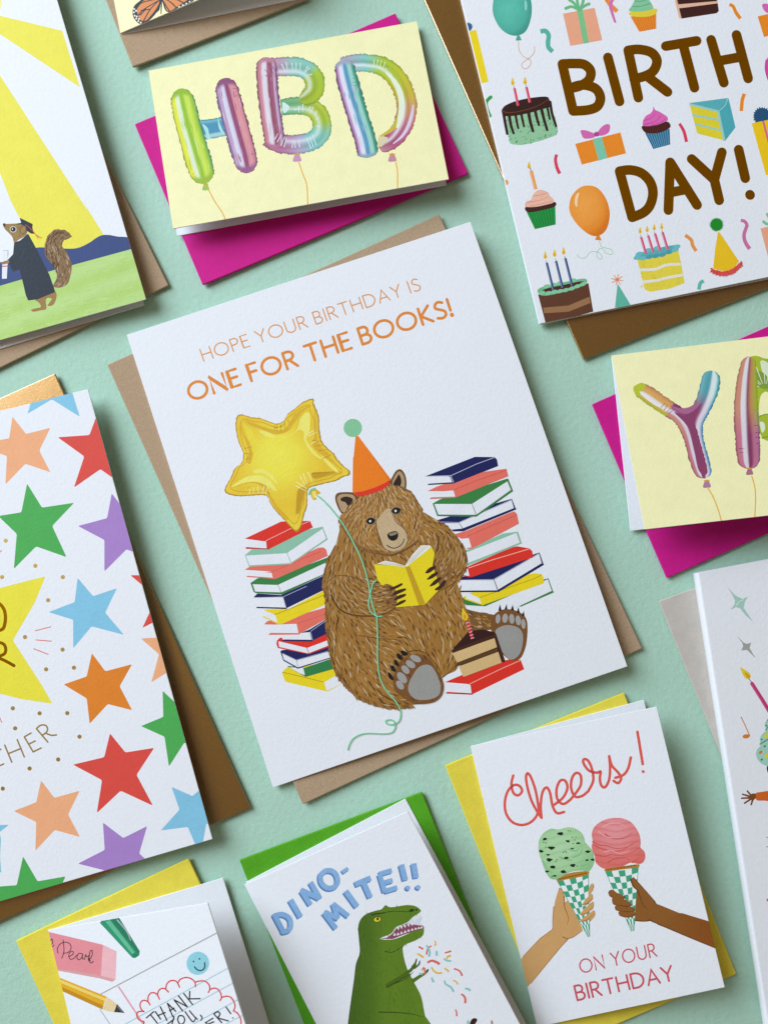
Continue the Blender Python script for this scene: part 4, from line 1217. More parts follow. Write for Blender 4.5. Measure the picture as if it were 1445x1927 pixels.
def along(stops, hl=(-.4, .2, .75), dk=(.1, .22, .35), edge=.85):
    """colour changes along the tube; a painted highlight streak, a darker streak and dark rims"""
    def f(s, t):
        base = ramp(stops, s)
        cc = mixc(base, (.86, .88, .9), hl[2] * math.exp(-((t - hl[0]) / hl[1]) ** 2))
        cc = mixc(cc, tuple(v * .42 for v in base), dk[2] * 1.5 * math.exp(-((t - dk[0]) / dk[1]) ** 2))
        return mixc(cc, tuple(v * .4 for v in base), edge * max(0, (abs(t) - .78) / .22))
    return f
def ticks(a, view, s, col='#e9f0ee', w=1.1):
    for q in s.split('|'): a.line(view(q), w, col, 0, w1=w * .5, caps=False)
def streaks(a, view, p, q, half, n, cols, seed, jit=.05):
    r = random.Random(seed); P, Q_ = view.pt(*p), view.pt(*q)
    an = math.atan2(Q_[1] - P[1], Q_[0] - P[0]); it = []
    for k in range(n):
        t, u = r.uniform(.08, .92), r.uniform(-half, half)
        it.append((P[0] + (Q_[0] - P[0]) * t - math.sin(an) * u, P[1] + (Q_[1] - P[1]) * t + math.cos(an) * u, an + r.gauss(0, jit), r.uniform(9, 26), r.uniform(.8, 1.9), lin(r.choice(cols)), r.uniform(-.2, .2)))
    a.strokes(it)
def knot(a, x, y, col, str_pts, sc='#e5a72a', k=1.0):
    a.poly([(x - 2.5 * k, y - 1), (x + 3 * k, y - 1), (x + 8 * k, y + 11 * k), (x + 1 * k, y + 13 * k), (x - 7 * k, y + 12 * k)], col, 3)
    a.line([(x - 4 * k, y), (x + 4.5 * k, y)], 2.6 * k, '#d69a2a', 0)
    a.line(str_pts, 2.0, sc)
BGY = '#f4eeb6'
def bleed(card):
    q = card.quad; a = Art(card, 'background_print'); cx, cy = sum(p[0] for p in q) / 4, sum(p[1] for p in q) / 4
    a.poly([(cx + (x - cx) * 1.02, cy + (y - cy) * 1.02) for x, y in q], BGY); a.done()

c = C_HBD; bleed(c)
H1, H2_, H3 = View(310, 100, 7.411), View(470, 90, 8.5), View(620, 80, 8.028); Z2 = View(250, 0, 2.223)
a = Art(c, 'balloon_letter_print')
tube(a, H1('500,1075 620,1060 850,1020'), [38, 36, 37], across([(-1, '#2f7f96'), (-.8, '#74b9c0'), (-.55, '#4c8fae'), (.4, '#4c8fae'), (.7, '#bfe3dc'), (1, '#3f8ea0')]), cr=.9, seed=3)
for s in ('525,990 600,1040 620,1120 640,1180 600,1200 570,1100', '745,905 775,990 830,1130 780,1090 750,1010'): a.poly(H1(s), '#a9dcd8', 4)
tube(a, H1('215,495 260,700 330,1000 430,1350 520,1660 555,1820'), [42, 47, 48, 50, 46],
     ends(lambda s, t: ramp([(-1, '#4a8a72'), (-.86, '#7fb04a'), (-.7, '#a0c838'), (-.5, '#c2d94a'), (-.3, '#cfe05a'), (-.15, '#a6cc3c'), (.02, '#86b430'), (.2, '#a5cc38'), (.28, '#dbe6c6'), (.52, '#dfe8cc'), (.62, '#e2e23c'), (.9, '#dfe040'), (1, '#8fae3a')], t), '#93b832', '#9ab838'), 22, 24, 24, cr=1.3, seed=4)
tube(a, H1('830,350 880,560 960,870 1050,1200 1130,1500 1150,1675'), [42, 46, 47, 47, 42],
     ends(lambda s, t: ramp([(-1, '#7c3a5e'), (-.88, '#a25a78'), (-.8, '#cf8590'), (-.5, '#dc9698'), (-.28, '#d48c92'), (-.2, '#8f456a'), (.12, '#964c70'), (.2, '#cfc8dc'), (.5, '#dcd8e8'), (.6, '#a987a8'), (.72, '#c8a8c4'), (.85, '#9a6c94'), (1, '#8272a4')], t), '#8f5078', '#9a6288'), 22, 24, 24, cr=1.3, seed=5)
streaks(a, H1, (240, 560), (540, 1760), 19, 26, ['#b4cf4a', '#96bc3a', '#cfdc6a', '#d8e2b4'], 1)
streaks(a, H1, (850, 420), (1140, 1600), 19, 26, ['#b47a94', '#c990a0', '#a05878', '#cdbfd2'], 2)
ticks(a, H1, '95,690 140,680|95,770 155,770|380,1700 430,1660|420,1730 450,1690', '#b4bc28')
ticks(a, H1, '950,490 1000,500|970,605 1015,590|900,430 920,400|1210,1410 1240,1400|1100,1600 1105,1660|1140,1600 1150,1665|1180,1590 1195,1640', '#7c3a5e')
knot(a, *Z2.pt(305, 770), '#9fc050', Z2('318,795 345,845 372,885 388,918'), k=.9)
a.done()
a = Art(c, 'balloon_letter_print')
tube(a, H2_('500,950 700,930 880,930 1060,1010 1150,1180 1130,1370 1000,1490 800,1540 560,1540 400,1500 300,1430'), [30, 33, 35, 35, 36, 36, 36, 36, 37, 36],
     along([(0, '#6fae84'), (.15, '#7db878'), (.3, '#b8c836'), (.42, '#a9c43c'), (.5, '#8cc9b0'), (.62, '#7fc2bd'), (.72, '#b3a6c0'), (.85, '#b9789a'), (1, '#b56a86')], (.32, .2, .5), (-.3, .25, .25)), 14, 0, 0, 1.3, 6)
tube(a, H2_('230,330 400,310 600,300 800,310 960,390 1040,540 1020,700 900,800 800,830'), [34, 36, 36, 36, 36, 38, 38, 34, 20],
     along([(0, '#c88a98'), (.2, '#b99ab0'), (.35, '#8fc3b4'), (.52, '#86c4b4'), (.6, '#a6c43a'), (.8, '#a9be2c'), (1, '#9bb030')], (.5, .2, .55), (.0, .25, .25)), 14, 0, 6, 1.3, 7)
tube(a, H2_('270,150 275,400 300,750 350,1150 390,1400 400,1620'), [38, 40, 40, 40, 40, 38],
     ends(lambda s, t: ramp([(-1, '#6c4a7a'), (-.82, '#9a5a80'), (-.74, '#b8aacb'), (-.6, '#c9a4b8'), (-.5, '#a05a74'), (-.1, '#8e4860'), (0, '#c59aa6'), (.08, '#dcd4dc'), (.45, '#ddd3dc'), (.55, '#cf8a94'), (.8, '#c47a88'), (1, '#7f3b5e')], t), '#bb7f92', '#b5708c', .1, .1), 20, 16, 18, 1.3, 8)
streaks(a, H2_, (270, 250), (395, 1500), 15, 18, ['#b87c90', '#cfa4b0', '#a8607a', '#d6c8d2'], 3)
ticks(a, H2_, '510,260 570,380|585,230 605,360|675,240 690,350|745,240 740,360|810,240 805,350|930,290 870,400|960,320 890,390|1000,420 930,440|785,930 790,1040|850,900 845,1030|1020,940 960,1050|980,940 930,1000|1080,1010 1040,1080|700,990 870,980|400,1470 450,1370|440,1510 510,1380|500,1570 560,1420|550,1590 590,1440|680,1600 690,1470|730,1600 720,1480|800,1590 780,1470|980,1610 910,1430|1020,1590 960,1420|1065,1560 1000,1390|1060,1150 1110,1100|1070,1250 1130,1260', '#dfe9ea', 1.7)
ticks(a, H2_, '330,320 420,480|370,300 460,470|420,290 480,460|250,440 310,470|240,350 290,390', '#7c3a5e', 1.2)
a.poly(H2_('520,880 580,890 640,950 600,1010 545,1040'), '#cfe6dc', 3)
knot(a, *H2_.pt(755, 1700), '#c794b4', Z2('695,680 712,730 728,775 732,853'), k=1.1)
a.done()
a = Art(c, 'balloon_letter_print')
tube(a, H3('170,330 380,310 560,310 800,360 1000,520 1120,740 1165,960 1130,1200 1020,1400 900,1510 740,1570'), [26, 34, 34, 36, 38, 38, 39, 38, 36, 33, 28],
     along([(0, '#b79ab8'), (.1, '#9fb6bd'), (.18, '#86c8b4'), (.27, '#a5c636'), (.42, '#c2c22e'), (.55, '#cdb53c'), (.66, '#d99a6c'), (.78, '#c8708a'), (.9, '#b4587e'), (1, '#c78a92')], (.25, .17, .75), (-.15, .22, .3)), 14, 0, 8, 1.3, 9)
tube(a, H3('880,380 980,480 1060,640 1095,820 1080,1000 1030,1180 930,1320 760,1420'), [3, 9, 10, 11, 10, 9, 7, 3], lambda s, t: ramp([(0, '#a6c23a'), (.4, '#b8b832'), (1, '#cdb540')], s), 4, 0, 0, 0, 10)
tube(a, H3('850,450 960,560 1050,720 1090,900 1075,1100 1020,1290'), [3, 9, 11, 11, 10, 4], lambda s, t: lin('#e4ecd2'), 4)
a.poly(H3('735,1440 800,1420 880,1440 850,1500 790,1570 745,1560'), '#d9d0a4', 4)
tube(a, H3('210,260 250,480 340,820 440,1150 540,1470 590,1740'), [36, 41, 41, 41, 41, 40],
     ends(lambda s, t: ramp([(-1, '#2f7f8c'), (-.86, '#3d9070'), (-.68, '#4d9f80'), (-.6, '#9fd2bf'), (-.25, '#97c9c0'), (-.18, '#5696b4'), (.14, '#5a9ab8'), (.22, '#dcdcec'), (.55, '#dedcea'), (.64, '#c9a3c6'), (.78, '#b585ae'), (.86, '#7c4270'), (1, '#83608f')], t), '#9fa8b8', '#8fa6b4', .09, .07), 22, 16, 12, 1.2, 11)
streaks(a, H3, (240, 400), (575, 1640), 16, 20, ['#86b8bc', '#6fa4b6', '#c4b4cc', '#a8d0c4'], 4)
ticks(a, H3, '670,260 675,380|735,260 710,380|785,270 760,370|840,290 815,390|860,380 850,420', '#dfe8c8', 1.7)
ticks(a, H3, '350,440 400,420|345,490 400,480|345,540 400,540|350,600 400,600|360,650 400,650', '#4f9a98', 1.2)
tube(a, H3('1265,940 1240,1100 1180,1280 1090,1420 960,1530'), [3, 6, 6, 5, 2], lambda s, t: lin('#dccbe0'), 4)
knot(a, *H3.pt(945, 1690), '#c58a9e', Z2('1100,680 1107,720 1107,785'), k=1.05)
a.done()

c = C_YAY; bleed(c)
FY = View(1180, 660, 5.453); FV = View(1105, 620, 4.015)
a = Art(c, 'balloon_letter_print')
tube(a, FY('870,205 830,420 760,590 700,720 690,850 730,1050 800,1310'), [36, 37, 33, 31, 30, 32, 30],
     lambda s, t: mixc(ramp([(-1, '#2a7f92'), (-.85, '#3f97a4'), (-.7, '#8fcdbf'), (-.55, '#d6e2de'), (-.15, '#dde4e4'), (-.05, '#8fb5b4'), (.1, '#4f9aa6'), (.5, '#58a2aa'), (.8, '#7ab4b8'), (1, '#3a8a98')], t),
                       ramp([(-1, '#2d6f96'), (-.85, '#4d8cae'), (-.72, '#b9bccf'), (-.5, '#dcd4de'), (-.2, '#d8c8d4'), (-.05, '#a8638a'), (.2, '#8c4068'), (.6, '#a86088'), (1, '#8c3f62')], t), max(0, min(1, (s - .2) / .18))), 18, 18, 14, 1.0, 21)
tube(a, FY('70,370 210,450 370,560 540,680 640,850 700,1070 770,1300'), [27, 32, 31, 30, 29, 30, 26],
     lambda s, t: mixc(ramp([(-1, '#9a6f4c'), (-.85, '#c98a5a'), (-.5, '#d8a158'), (-.1, '#d9a860'), (.05, '#e2dcd8'), (.4, '#e6e2de'), (.55, '#d3b04a'), (.8, '#c0b038'), (1, '#8fae3a')] if s < .35 else
                            [(-1, '#7c2f55'), (-.8, '#8c4068'), (-.2, '#9a5078'), (-.05, '#d8c8d4'), (.3, '#ded2da'), (.42, '#cd8a7c'), (.8, '#c98a70'), (1, '#8c4a5e')], t),
                       ramp([(-1, '#8c3f62'), (0, '#8c3f62'), (.1, '#d8c8d4'), (.4, '#ddd2dc'), (.5, '#c47a82'), (.85, '#bd7078'), (1, '#7a3a58')], t), max(0, min(1, (s - .55) / .15))), 18, 18, 14, 1.0, 22)
a.ell(*FY.pt(632, 650), 6, 6, 0, '#8a3e66')
a.poly(FY('60,380 100,345 150,335 190,360 150,420 120,460 80,450'), '#b9c034', 4)
a.poly(FY('130,415 200,460 290,530 350,580 300,570 210,510 140,450'), '#ebe4e0', 4)
a.poly(FY('430,560 540,590 640,575 720,520 690,600 600,650 500,610'), '#a9648a', 4)
a.poly(FY('480,630 600,670 690,610 760,540 700,680 690,800 720,1000 760,1240 720,1200 670,950 610,770'), '#8a3e66', 4)
ticks(a, FY, '345,580 385,535|375,610 415,550|400,635 440,590|430,640 470,610', '#7c3a5e')
knot(a, *FY.pt(812, 1335), '#b07c96', FV('905,1195 945,1260 985,1360 1010,1448'), k=1.0)
a.done()
a = Art(c, 'balloon_letter_print')
a.poly(FY('1205,100 1260,62 1320,52 1400,78 1560,140 1560,520 1445,430 1400,425 1360,480 1345,620 1345,680 1290,700 1240,400'), lambda x, y: ramp([(0, '#b4bd2c'), (.5, '#a6b92e'), (1, '#8faa30')], (x - 1400) / 60), 3)
a.poly(FY('1360,110 1445,130 1460,230 1420,330'), '#d9e2c0', 3)
a.poly(FY('1250,290 1310,210 1400,230 1470,330 1460,380 1370,385'), '#7f9a3a', 3)
ticks(a, FY, '1240,260 1360,350|1260,230 1370,345|1320,170 1385,340|1400,200 1410,340|1450,210 1425,340|1250,320 1350,370', '#e4ead0', 1.8)
a.poly(FY('1345,685 1400,660 1560,640 1560,900 1380,900'), '#a4b82e', 3); a.poly(FY('1355,735 1400,740 1410,800 1380,840'), '#dfe6cc', 3)
a.line(FY('1380,900 1420,885 1470,888'), 1.6, '#5f8a2a'); a.line(FY('1345,680 1400,655 1470,650'), 1.6, '#6f962a')
tube(a, FY('1250,60 1225,300 1215,550 1225,800 1235,1000 1250,1215'), [26, 38, 45, 47, 46, 40],
     lambda s, t: mixc(ramp([(-1, '#7f9a2e'), (-.8, '#a3ac34'), (-.4, '#c08a55'), (-.1, '#8f4a5a'), (.1, '#ddd8dc'), (.4, '#e0dade'), (.5, '#cf9070'), (.85, '#cc8a74'), (1, '#8c4a4e')], t),
                       ramp([(-1, '#6c3a6a'), (-.82, '#b8708e'), (-.45, '#b96a84'), (-.35, '#8c3f60'), (-.02, '#7c2f55'), (.06, '#d6ccd4'), (.38, '#dcd4da'), (.5, '#c9768a'), (.85, '#c07080'), (1, '#7c3a58')], t), max(0, min(1, (s - .45) / .25))), 20, 14, 18, 1.0, 23)
ticks(a, FY, '1140,1005 1200,1005|1150,1050 1190,1045|1300,770 1350,760|1310,840 1360,840|1310,890 1365,890|1320,950 1360,955', '#6c2f50')
knot(a, *FY.pt(1250, 1210), '#a86c86', FV('1240,1110 1262,1190 1268,1280 1262,1420'), k=.9)
a.done()

# ================================================================ butterfly card
c = C_FLY; bleed(c)
BF = View(190, 0, 3.524)
a = Art(c, 'butterfly_print')
BK = '#2b2b33'
lw = BF('395,45 370,85 335,125 300,150 262,160 232,138 214,105 212,70 225,35 260,5 310,-40 400,-120')
a.poly(lw, BK, 4)
a.poly(BF('385,30 360,80 325,120 285,140 262,128 245,95 242,60 265,20 320,-20 395,-90'), '#d8874c', 4)
for s in ('390,0 330,60 285,138', '390,0 290,60 250,100', '390,-10 280,15 245,45', '392,20 360,75 315,130', '330,60 270,70', '300,60 262,100'): a.line(BF(s), 1.6, BK, w1=2.2)
for k, (x, y) in enumerate(pp('222,60 220,82 226,104 236,124 250,140 266,150 235,72 240,110 254,126')): a.ell(*BF.pt(x, y), 1.7, 1.9, 0, '#e9e4d2', n=10)
a.done()
a = Art(c, 'butterfly_print')
a.poly(BF('408,-60 415,30 430,70 455,82 480,70 540,40 610,10 640,-40 600,-80'), BK, 4)
a.poly(BF('412,-40 425,30 440,70 465,72 520,35 560,10 590,-30'), '#d8874c', 4)
for s in ('410,0 440,50 460,80', '412,-20 470,20 500,50', '415,-30 500,-5 560,25'): a.line(BF(s), 1.8, BK, w1=2.4)
for x, y in pp('520,45 545,34 568,24 590,12 560,40 605,-5'): a.ell(*BF.pt(x, y), 1.7, 1.7, 0, '#e9e4d2', n=10)
a.done()
a = Art(c, 'butterfly_body_print'); a.line(BF('402,-120 403,0 400,92'), 3.6, '#23232a', w1=1.6); a.done()

# ================================================================ thank-you card
c = C_THANK
TV, T2 = View(0, 1600, 2.89), View(230, 1780, 6.021)
a = Art(c, 'lined_paper_print')
a.line(TV('545,785 860,618 1200,440'), 2.2, '#a9a69f', 0, caps=False)
a.line(TV('545,865 620,975 700,1090'), 1.6, '#a9b0ae', 0, caps=False)
for s in ('30,890 1225,240', '395,890 1285,406', '800,890 1345,592', '1170,890 1400,770', '-200,1010 30,890'): a.line(T2(s), 1.5, '#8fc0cf', 0, caps=False)
for k in range(1, 6): a.line(T2([(1170 + k * 370 - 900, 890 + 480), (1400 + k * 30, 770 + k * 170)]), 1.5, '#8fc0cf', 0, caps=False)
a.line(TV('645,740 745,890 900,1130'), 3.2, '#e3a2ae', 0, caps=False)
a.done()
a = Art(c, 'eraser_print')
a.poly(TV('250,440 562,514 552,682 250,640'), '#e48d93'); a.poly(TV('562,514 636,550 630,702 550,682'), '#efb6ba'); a.poly(TV('250,640 400,655 552,682 630,702 612,716 545,697 330,657 250,650'), '#d9a0a0')
for s in ('338,588 350,548 346,488', '318,560 314,535 332,508 362,500 384,512 388,535 372,556 346,560',
          '378,578 398,566 400,552 386,552 376,572 384,592 404,588 418,570', '446,562 430,562 420,582 430,596 446,584 452,562 450,588 462,592',
          '462,592 468,568 474,580 488,572 482,594 492,600', '484,602 502,574 503,546 492,550 487,590 496,613 510,604'): a.line(TV(s), 1.5, '#3c2a30')
a.line(TV('272,520 288,505 285,482 276,500 285,525 296,515'), 1.5, '#3c2a30')
a.done()
a = Art(c, 'marker_print')
mk = TV('545,395 560,375 640,350 762,550 758,572 735,587 715,578')
a.poly(mk, '#2f946c'); a.poly(TV('575,388 600,380 735,555 720,565'), '#63b892'); a.poly(TV('600,375 640,360 762,550 750,562'), '#267c5a')
a.ell(*TV.pt(738, 570), 7.5, 4.5, -30, '#2a8661')
a.line(TV('640,380 690,440 712,490'), 2.4, '#b9bcc0', w1=1.4)
a.done()
a = Art(c, 'pencil_print')
a.poly(TV('320,690 580,795 558,865 320,755'), '#e2ab22'); a.poly(TV('320,700 575,805 572,820 320,716'), '#f0cf6a'); a.poly(TV('320,735 564,845 558,866 320,757'), '#c48a16')
a.poly(TV('580,795 610,815 640,838 622,880 590,876 558,865 570,840'), '#e8cfa0', 0); a.poly(TV('638,836 680,885 622,880'), '#3a3a3c'); a.line(TV('642,850 668,880'), 1.4, '#8a8a8c', 0, caps=False)
a.done()
a = Art(c, 'smiley_sticker_print')
a.ell(*T2.pt(860, 197), 21.2, 22, 20, '#90cdd8')
for x, y in ((810, 177), (878, 147)): a.ell(*T2.pt(x, y), 1.7, 1.7, 0, '#1f2b30', n=10)
a.line(T2('822,238 850,268 890,280 922,265 938,235 937,190'), 2.4, '#1c2528'); a.done()
a = Art(c, 'scalloped_cloud_print')
RD = '#d63a34'
for s in ('250,745 220,720 205,670 225,625 265,618 300,640 318,668', '295,625 300,570 330,532 375,535 405,560 425,605', '403,555 415,510 450,482 490,488 528,524', '497,480 510,430 550,395 600,395 630,420 652,468',
          '640,410 660,380 720,358 780,370 825,410 832,462', '832,410 880,398 940,400 985,440 995,490 978,528', '1000,492 1050,478 1095,500 1122,550 1125,595 1108,620', '1130,585 1180,570 1235,585 1270,640 1280,690 1262,735',
          '1262,735 1310,765 1345,830 1345,900 1330,960', '252,742 190,745 168,775 180,820 215,850 250,862 232,920'): a.line(T2(s), 2.5, RD)
a.done()
def penned(strokes, w=2.6):
    a = Art(c, 'letter')
    for s in strokes: a.line(T2(s), w, '#2d2c2e', 3)
    a.done()
penned(['278,815 360,745', '325,780 400,875']); penned(['378,745 438,830', '435,690 510,845', '405,790 490,755']); penned(['515,650 575,800', '515,650 610,742', '540,735 590,705'])
penned(['590,610 690,740', '590,610 740,690', '640,565 740,690']); penned(['700,540 800,665', '768,515 765,590', '765,600 885,598'])
penned(['510,890 590,830', '590,800 560,910']); penned(['640,800 632,840 660,890 700,870 710,830 690,795 655,790 640,800']); penned(['715,745 790,850 820,850 835,815', '765,735 820,800 855,832'])
penned(['890,785 908,815 895,842']); penned(['945,870 1030,820', '950,870 990,930', '965,890 1040,860']); penned(['1040,770 1130,870', '1040,770 1085,745 1110,770 1095,800 1080,815', '1080,815 1205,850'])
penned(['1178,692 1232,768', '1255,815 1258,818'])

# ================================================================ dinosaur card
c = C_DINO
DI, D22 = View(440, 1480, 2.779), View(740, 1780, 6.021)
def block(strokes, w=9.6):
    w *= 1.16
    a = Art(c, 'letter')
    for dx, dy, col, k in ((-2.2, 2.6, '#5c85b6', 1.0), (0, 0, '#88b0da', .93)):
        for s in strokes:
            P = [(x + dx, y + dy) for x, y in DI(s)]
            a.line(P, w * k, col, 4 if len(P) > 2 else 0, caps=len(P) > 2 or math.dist(P[0], P[-1]) < 4)
    r = random.Random(len(strokes))
    for s in strokes:
        P = DI(s)
        for p, q in zip(P, P[1:]):
            for k in range(2):
                t = r.uniform(.2, .8); x, y = p[0] + (q[0] - p[0]) * t, p[1] + (q[1] - p[1]) * t
                an = math.atan2(q[1] - p[1], q[0] - p[0])
                a.strokes([(x + r.uniform(-3, 3) * math.sin(an), y + r.uniform(-3, 3) * math.cos(an), an, r.uniform(5, 9), .8, lin(r.choice(['#6f9acb', '#a9c8e6'])), .1)])
    a.done()
block(['212,668 262,762', '215,675 255,668 292,690 298,730 285,752 258,760'], 8.6)
block(['297,592 350,682']); block(['355,545 402,618', '352,540 448,584', '402,500 452,586'], 8.8)
block(['480,440 455,465 460,505 490,530 525,525 543,498 535,460 510,440 480,440'], 8.6); block(['568,448 598,428'], 6.5)
block(['472,658 535,742', '475,655 548,690', '520,612 545,688', '518,612 600,678'], 8.6); block(['585,546 645,628']); block(['634,512 716,478', '676,495 714,580'], 9.2)
block(['762,458 790,552', '760,458 826,438', '775,506 830,490', '788,548 854,528'], 8.2); block(['876,408 897,490']); block(['908,529 911,531'], 7.6); block(['940,402 953,478']); block(['961,526 965,528'], 7.6)
dino = Art(c, 'dinosaur_print')
dk, dl = '#46610f', '#5c7a1c'
bp = DI('590,1300 598,1242 610,1150 630,1010 640,930 660,870 656,800 650,740 660,700 690,668 740,650 772,642 793,620 820,632 900,620 950,626 978,648 968,662 935,684 905,712 850,735 822,770 762,796 830,800 900,775 985,735 994,745 988,780 950,805 890,832 885,870 905,950 945,1030 980,1100 1000,1200 1030,1300')
def dcol(x, y):
    t = (x - 665) / 140
    return mixc(mixc(lin('#456317'), lin('#64851e'), max(0, min(1, t))), lin('#6f8f22'), .35 * max(0, math.sin(x * .045)))
dino.poly(catmull(bp, True, 3), dcol, 0, sub=9)
r = random.Random(12); it = []
for k in range(420):
    x, y = r.uniform(652, 805), r.uniform(1705, 1930)
    if inside((x, y), bp): it.append((x, y, 1.45 + r.gauss(0, .2), r.uniform(5, 14), r.uniform(.8, 1.9), mixc(dcol(x, y), lin(r.choice(['#6b8a24', '#2f470b', '#56741a'])), .32), 0))
dino.strokes(it)
for s, w in (('760,1180 850,1182 930,1190 990,1205', 2.0), ('790,862 830,866 885,835', 1.6), ('780,660 840,652 900,655 940,650', 1.4), ('720,672 745,668 790,662', 2.2), ('830,1035 900,1005 940,968', 1.6), ('845,1012 910,968', 1.3)): dino.line(DI(s), w, '#2b3d0a', w1=.8)
dino.line(DI(' 650,740 656,800 660,870 640,930 630,1010 610,1150 598,1242'), 1.3, '#33490c', w1=1.3, caps=False)
d_o = dino.done()
a = Art(c, 'dinosaur_mouth_print', d_o)
a.poly(DI('762,796 800,790 830,768 852,738 905,716 950,722 988,726 994,742 940,758 880,778 830,798'), '#8a4a60', 0)
a.poly(DI('905,715 935,690 972,662 984,684 975,712 988,728 940,722'), '#d8dbe2')
for x, y, h in ((858, 738, 14), (875, 732, 14), (893, 727, 13), (912, 722, 12), (930, 718, 12)): a.poly(DI([(x - 7, y - 1), (x + 7, y - 4), (x + 3, y + h)]), '#e9e8e4')
for x, y, h in ((840, 778, 13), (858, 776, 14), (876, 770, 14), (895, 764, 13), (913, 757, 12), (932, 752, 12), (950, 747, 11), (967, 743, 11), (981, 740, 10)): a.poly(DI([(x - 7, y + 3), (x + 8, y), (x, y - h)]), '#eceae6')
for x, y, h in ((945, 690, 18), (957, 680, 18), (968, 672, 15), (976, 668, 12)): a.poly(DI([(x - 5, y), (x + 5, y - 5), (x + 2, y + h)]), '#f0efea')
a.done()
a = Art(c, 'dinosaur_eye_print', d_o)
a.ell(*DI.pt(750, 694), 7.6, 5.6, -12, '#222c08'); a.ell(*DI.pt(750, 695), 6.4, 4.4, -12, '#d9c832'); a.ell(*DI.pt(752, 692), 2.2, 3.0, 0, '#16170c')
a.line(DI('722,672 750,664 790,660'), 2.4, '#2b3d0a', w1=1); a.ell(*DI.pt(930, 648), 5, 2.6, -15, '#26350a'); a.ell(*DI.pt(955, 645), 2.5, 1.6, 0, '#26350a'); a.done()
a = Art(c, 'dinosaur_arm_print', d_o)
a.line(D22('-60,450 60,370 190,280 250,210'), 9.5, '#4a6612', w1=4.2, caps=True)
a.line(D22('225,395 300,345 360,310 390,270'), 7.5, '#55721a', w1=3.0); a.line(D22('215,240 250,190 262,150'), 4.4, '#4a6612', w1=2); a.line(D22('240,250 285,215 300,175'), 4.0, '#4a6612', w1=2)
for s in ('255,178 263,145', '292,205 303,168', '385,290 396,262', '340,258 345,240'): a.line(D22(s), 3.0, '#20240f', 0, w1=1.2)
a.line(D22('-80,470 60,395 200,315'), 1.3, '#2b3d0a'); a.done()
TEAL, CRL, GLD = '#8cc8c2', '#dd6a5e', '#e2b83e'
conf = [('285,10 310,20 338,38', CRL, 22), ('430,0 392,30 375,98', CRL, 20), ('375,-10 410,60 405,122', TEAL, 26), ('270,85 310,110 342,132', GLD, 24), ('490,55 490,112', TEAL, 28), ('582,78 620,70 655,58', CRL, 20),
        ('598,150 620,120 650,110', GLD, 24), ('570,145 600,165 655,172', TEAL, 22), ('385,190 430,168 480,180 525,208', CRL, 30), ('430,240 460,285 500,308 552,305', GLD, 22), ('578,255 605,270 628,292', GLD, 24),
        ('685,258 735,275 765,305 778,340', CRL, 22), ('432,358 445,385 455,412', TEAL, 26), ('580,390 590,430 640,460 668,490 680,522', TEAL, 24), ('675,388 710,405 732,438', GLD, 18), ('812,488 840,485 872,508', TEAL, 26),
        ('768,545 800,570 815,605 812,650', CRL, 26), ('702,720 715,750 718,798', CRL, 18), ('470,-60 480,-20 465,0', GLD, 20), ('315,265 340,275', GLD, 26), ('352,250 358,290 345,320', CRL, 22), ('290,310 330,320', TEAL, 24), ('845,845 850,900', TEAL, 30)]
for s, col, w in conf:
    a = Art(c, 'confetti_print'); a.line(D22(s), w / 6.02 * .8, col, 4, w1=w / 6.02 * 1.05, caps=False); a.done()
a = Art(c, 'dog_print'); a.poly(D22('865,885 875,850 900,822 935,820 950,840 930,880 900,940 870,930'), '#3a1a12', 4); a.line(D22('1115,855 1120,930'), 4, '#b08f7a', 0); a.done()

# ================================================================ ice cream card
c = C_CONE
CV, JC = View(820, 1290, 2.408), View(1000, 1540, 6.021)
RS = '#e0584c'
def script(strokes, w=5.0):
    a = Art(c, 'letter')
    for s in strokes: a.line(CV(s), w, RS, 8)
    a.done()
script(['350,408 342,445 350,485 372,498 390,478 378,455 352,452 325,480 312,530 318,580 345,618 385,632 425,622 455,592 468,550'])
script(['465,556 452,480 432,420 416,398 408,415 414,460 432,520 455,565 478,600', '478,600 474,545 482,485 500,462 516,485 528,545 548,578 580,573'])
script(['536,540 575,508 595,465 585,432 562,432 546,470 550,515 575,537 605,520 628,494']); script(['628,494 655,452 655,408 635,396 616,420 612,465 630,503 662,500 690,478'])
script(['690,478 712,430 705,375 688,340 670,334 668,352 692,385 728,395 745,390 742,420 748,452 766,460 784,425 788,370 784,320']); script(['784,320 796,362 825,395 838,420 825,442 804,432', '812,418 848,405 870,375 882,326'])
script(['912,210 922,270 936,356', '937,389 939,391'], 5.2)
lettering(c, 'ON YOUR', CV.pt(658, 1304), CV.pt(1000, 1226), (-12 / 2.408, -58 / 2.408), 2.7, '#cf5660', .26, .42)
lettering(c, 'BIRTHDAY', CV.pt(641, 1426), CV.pt(1078, 1334), (-15 / 2.408, -64 / 2.408), 3.9, '#cf5660', .24, .3)
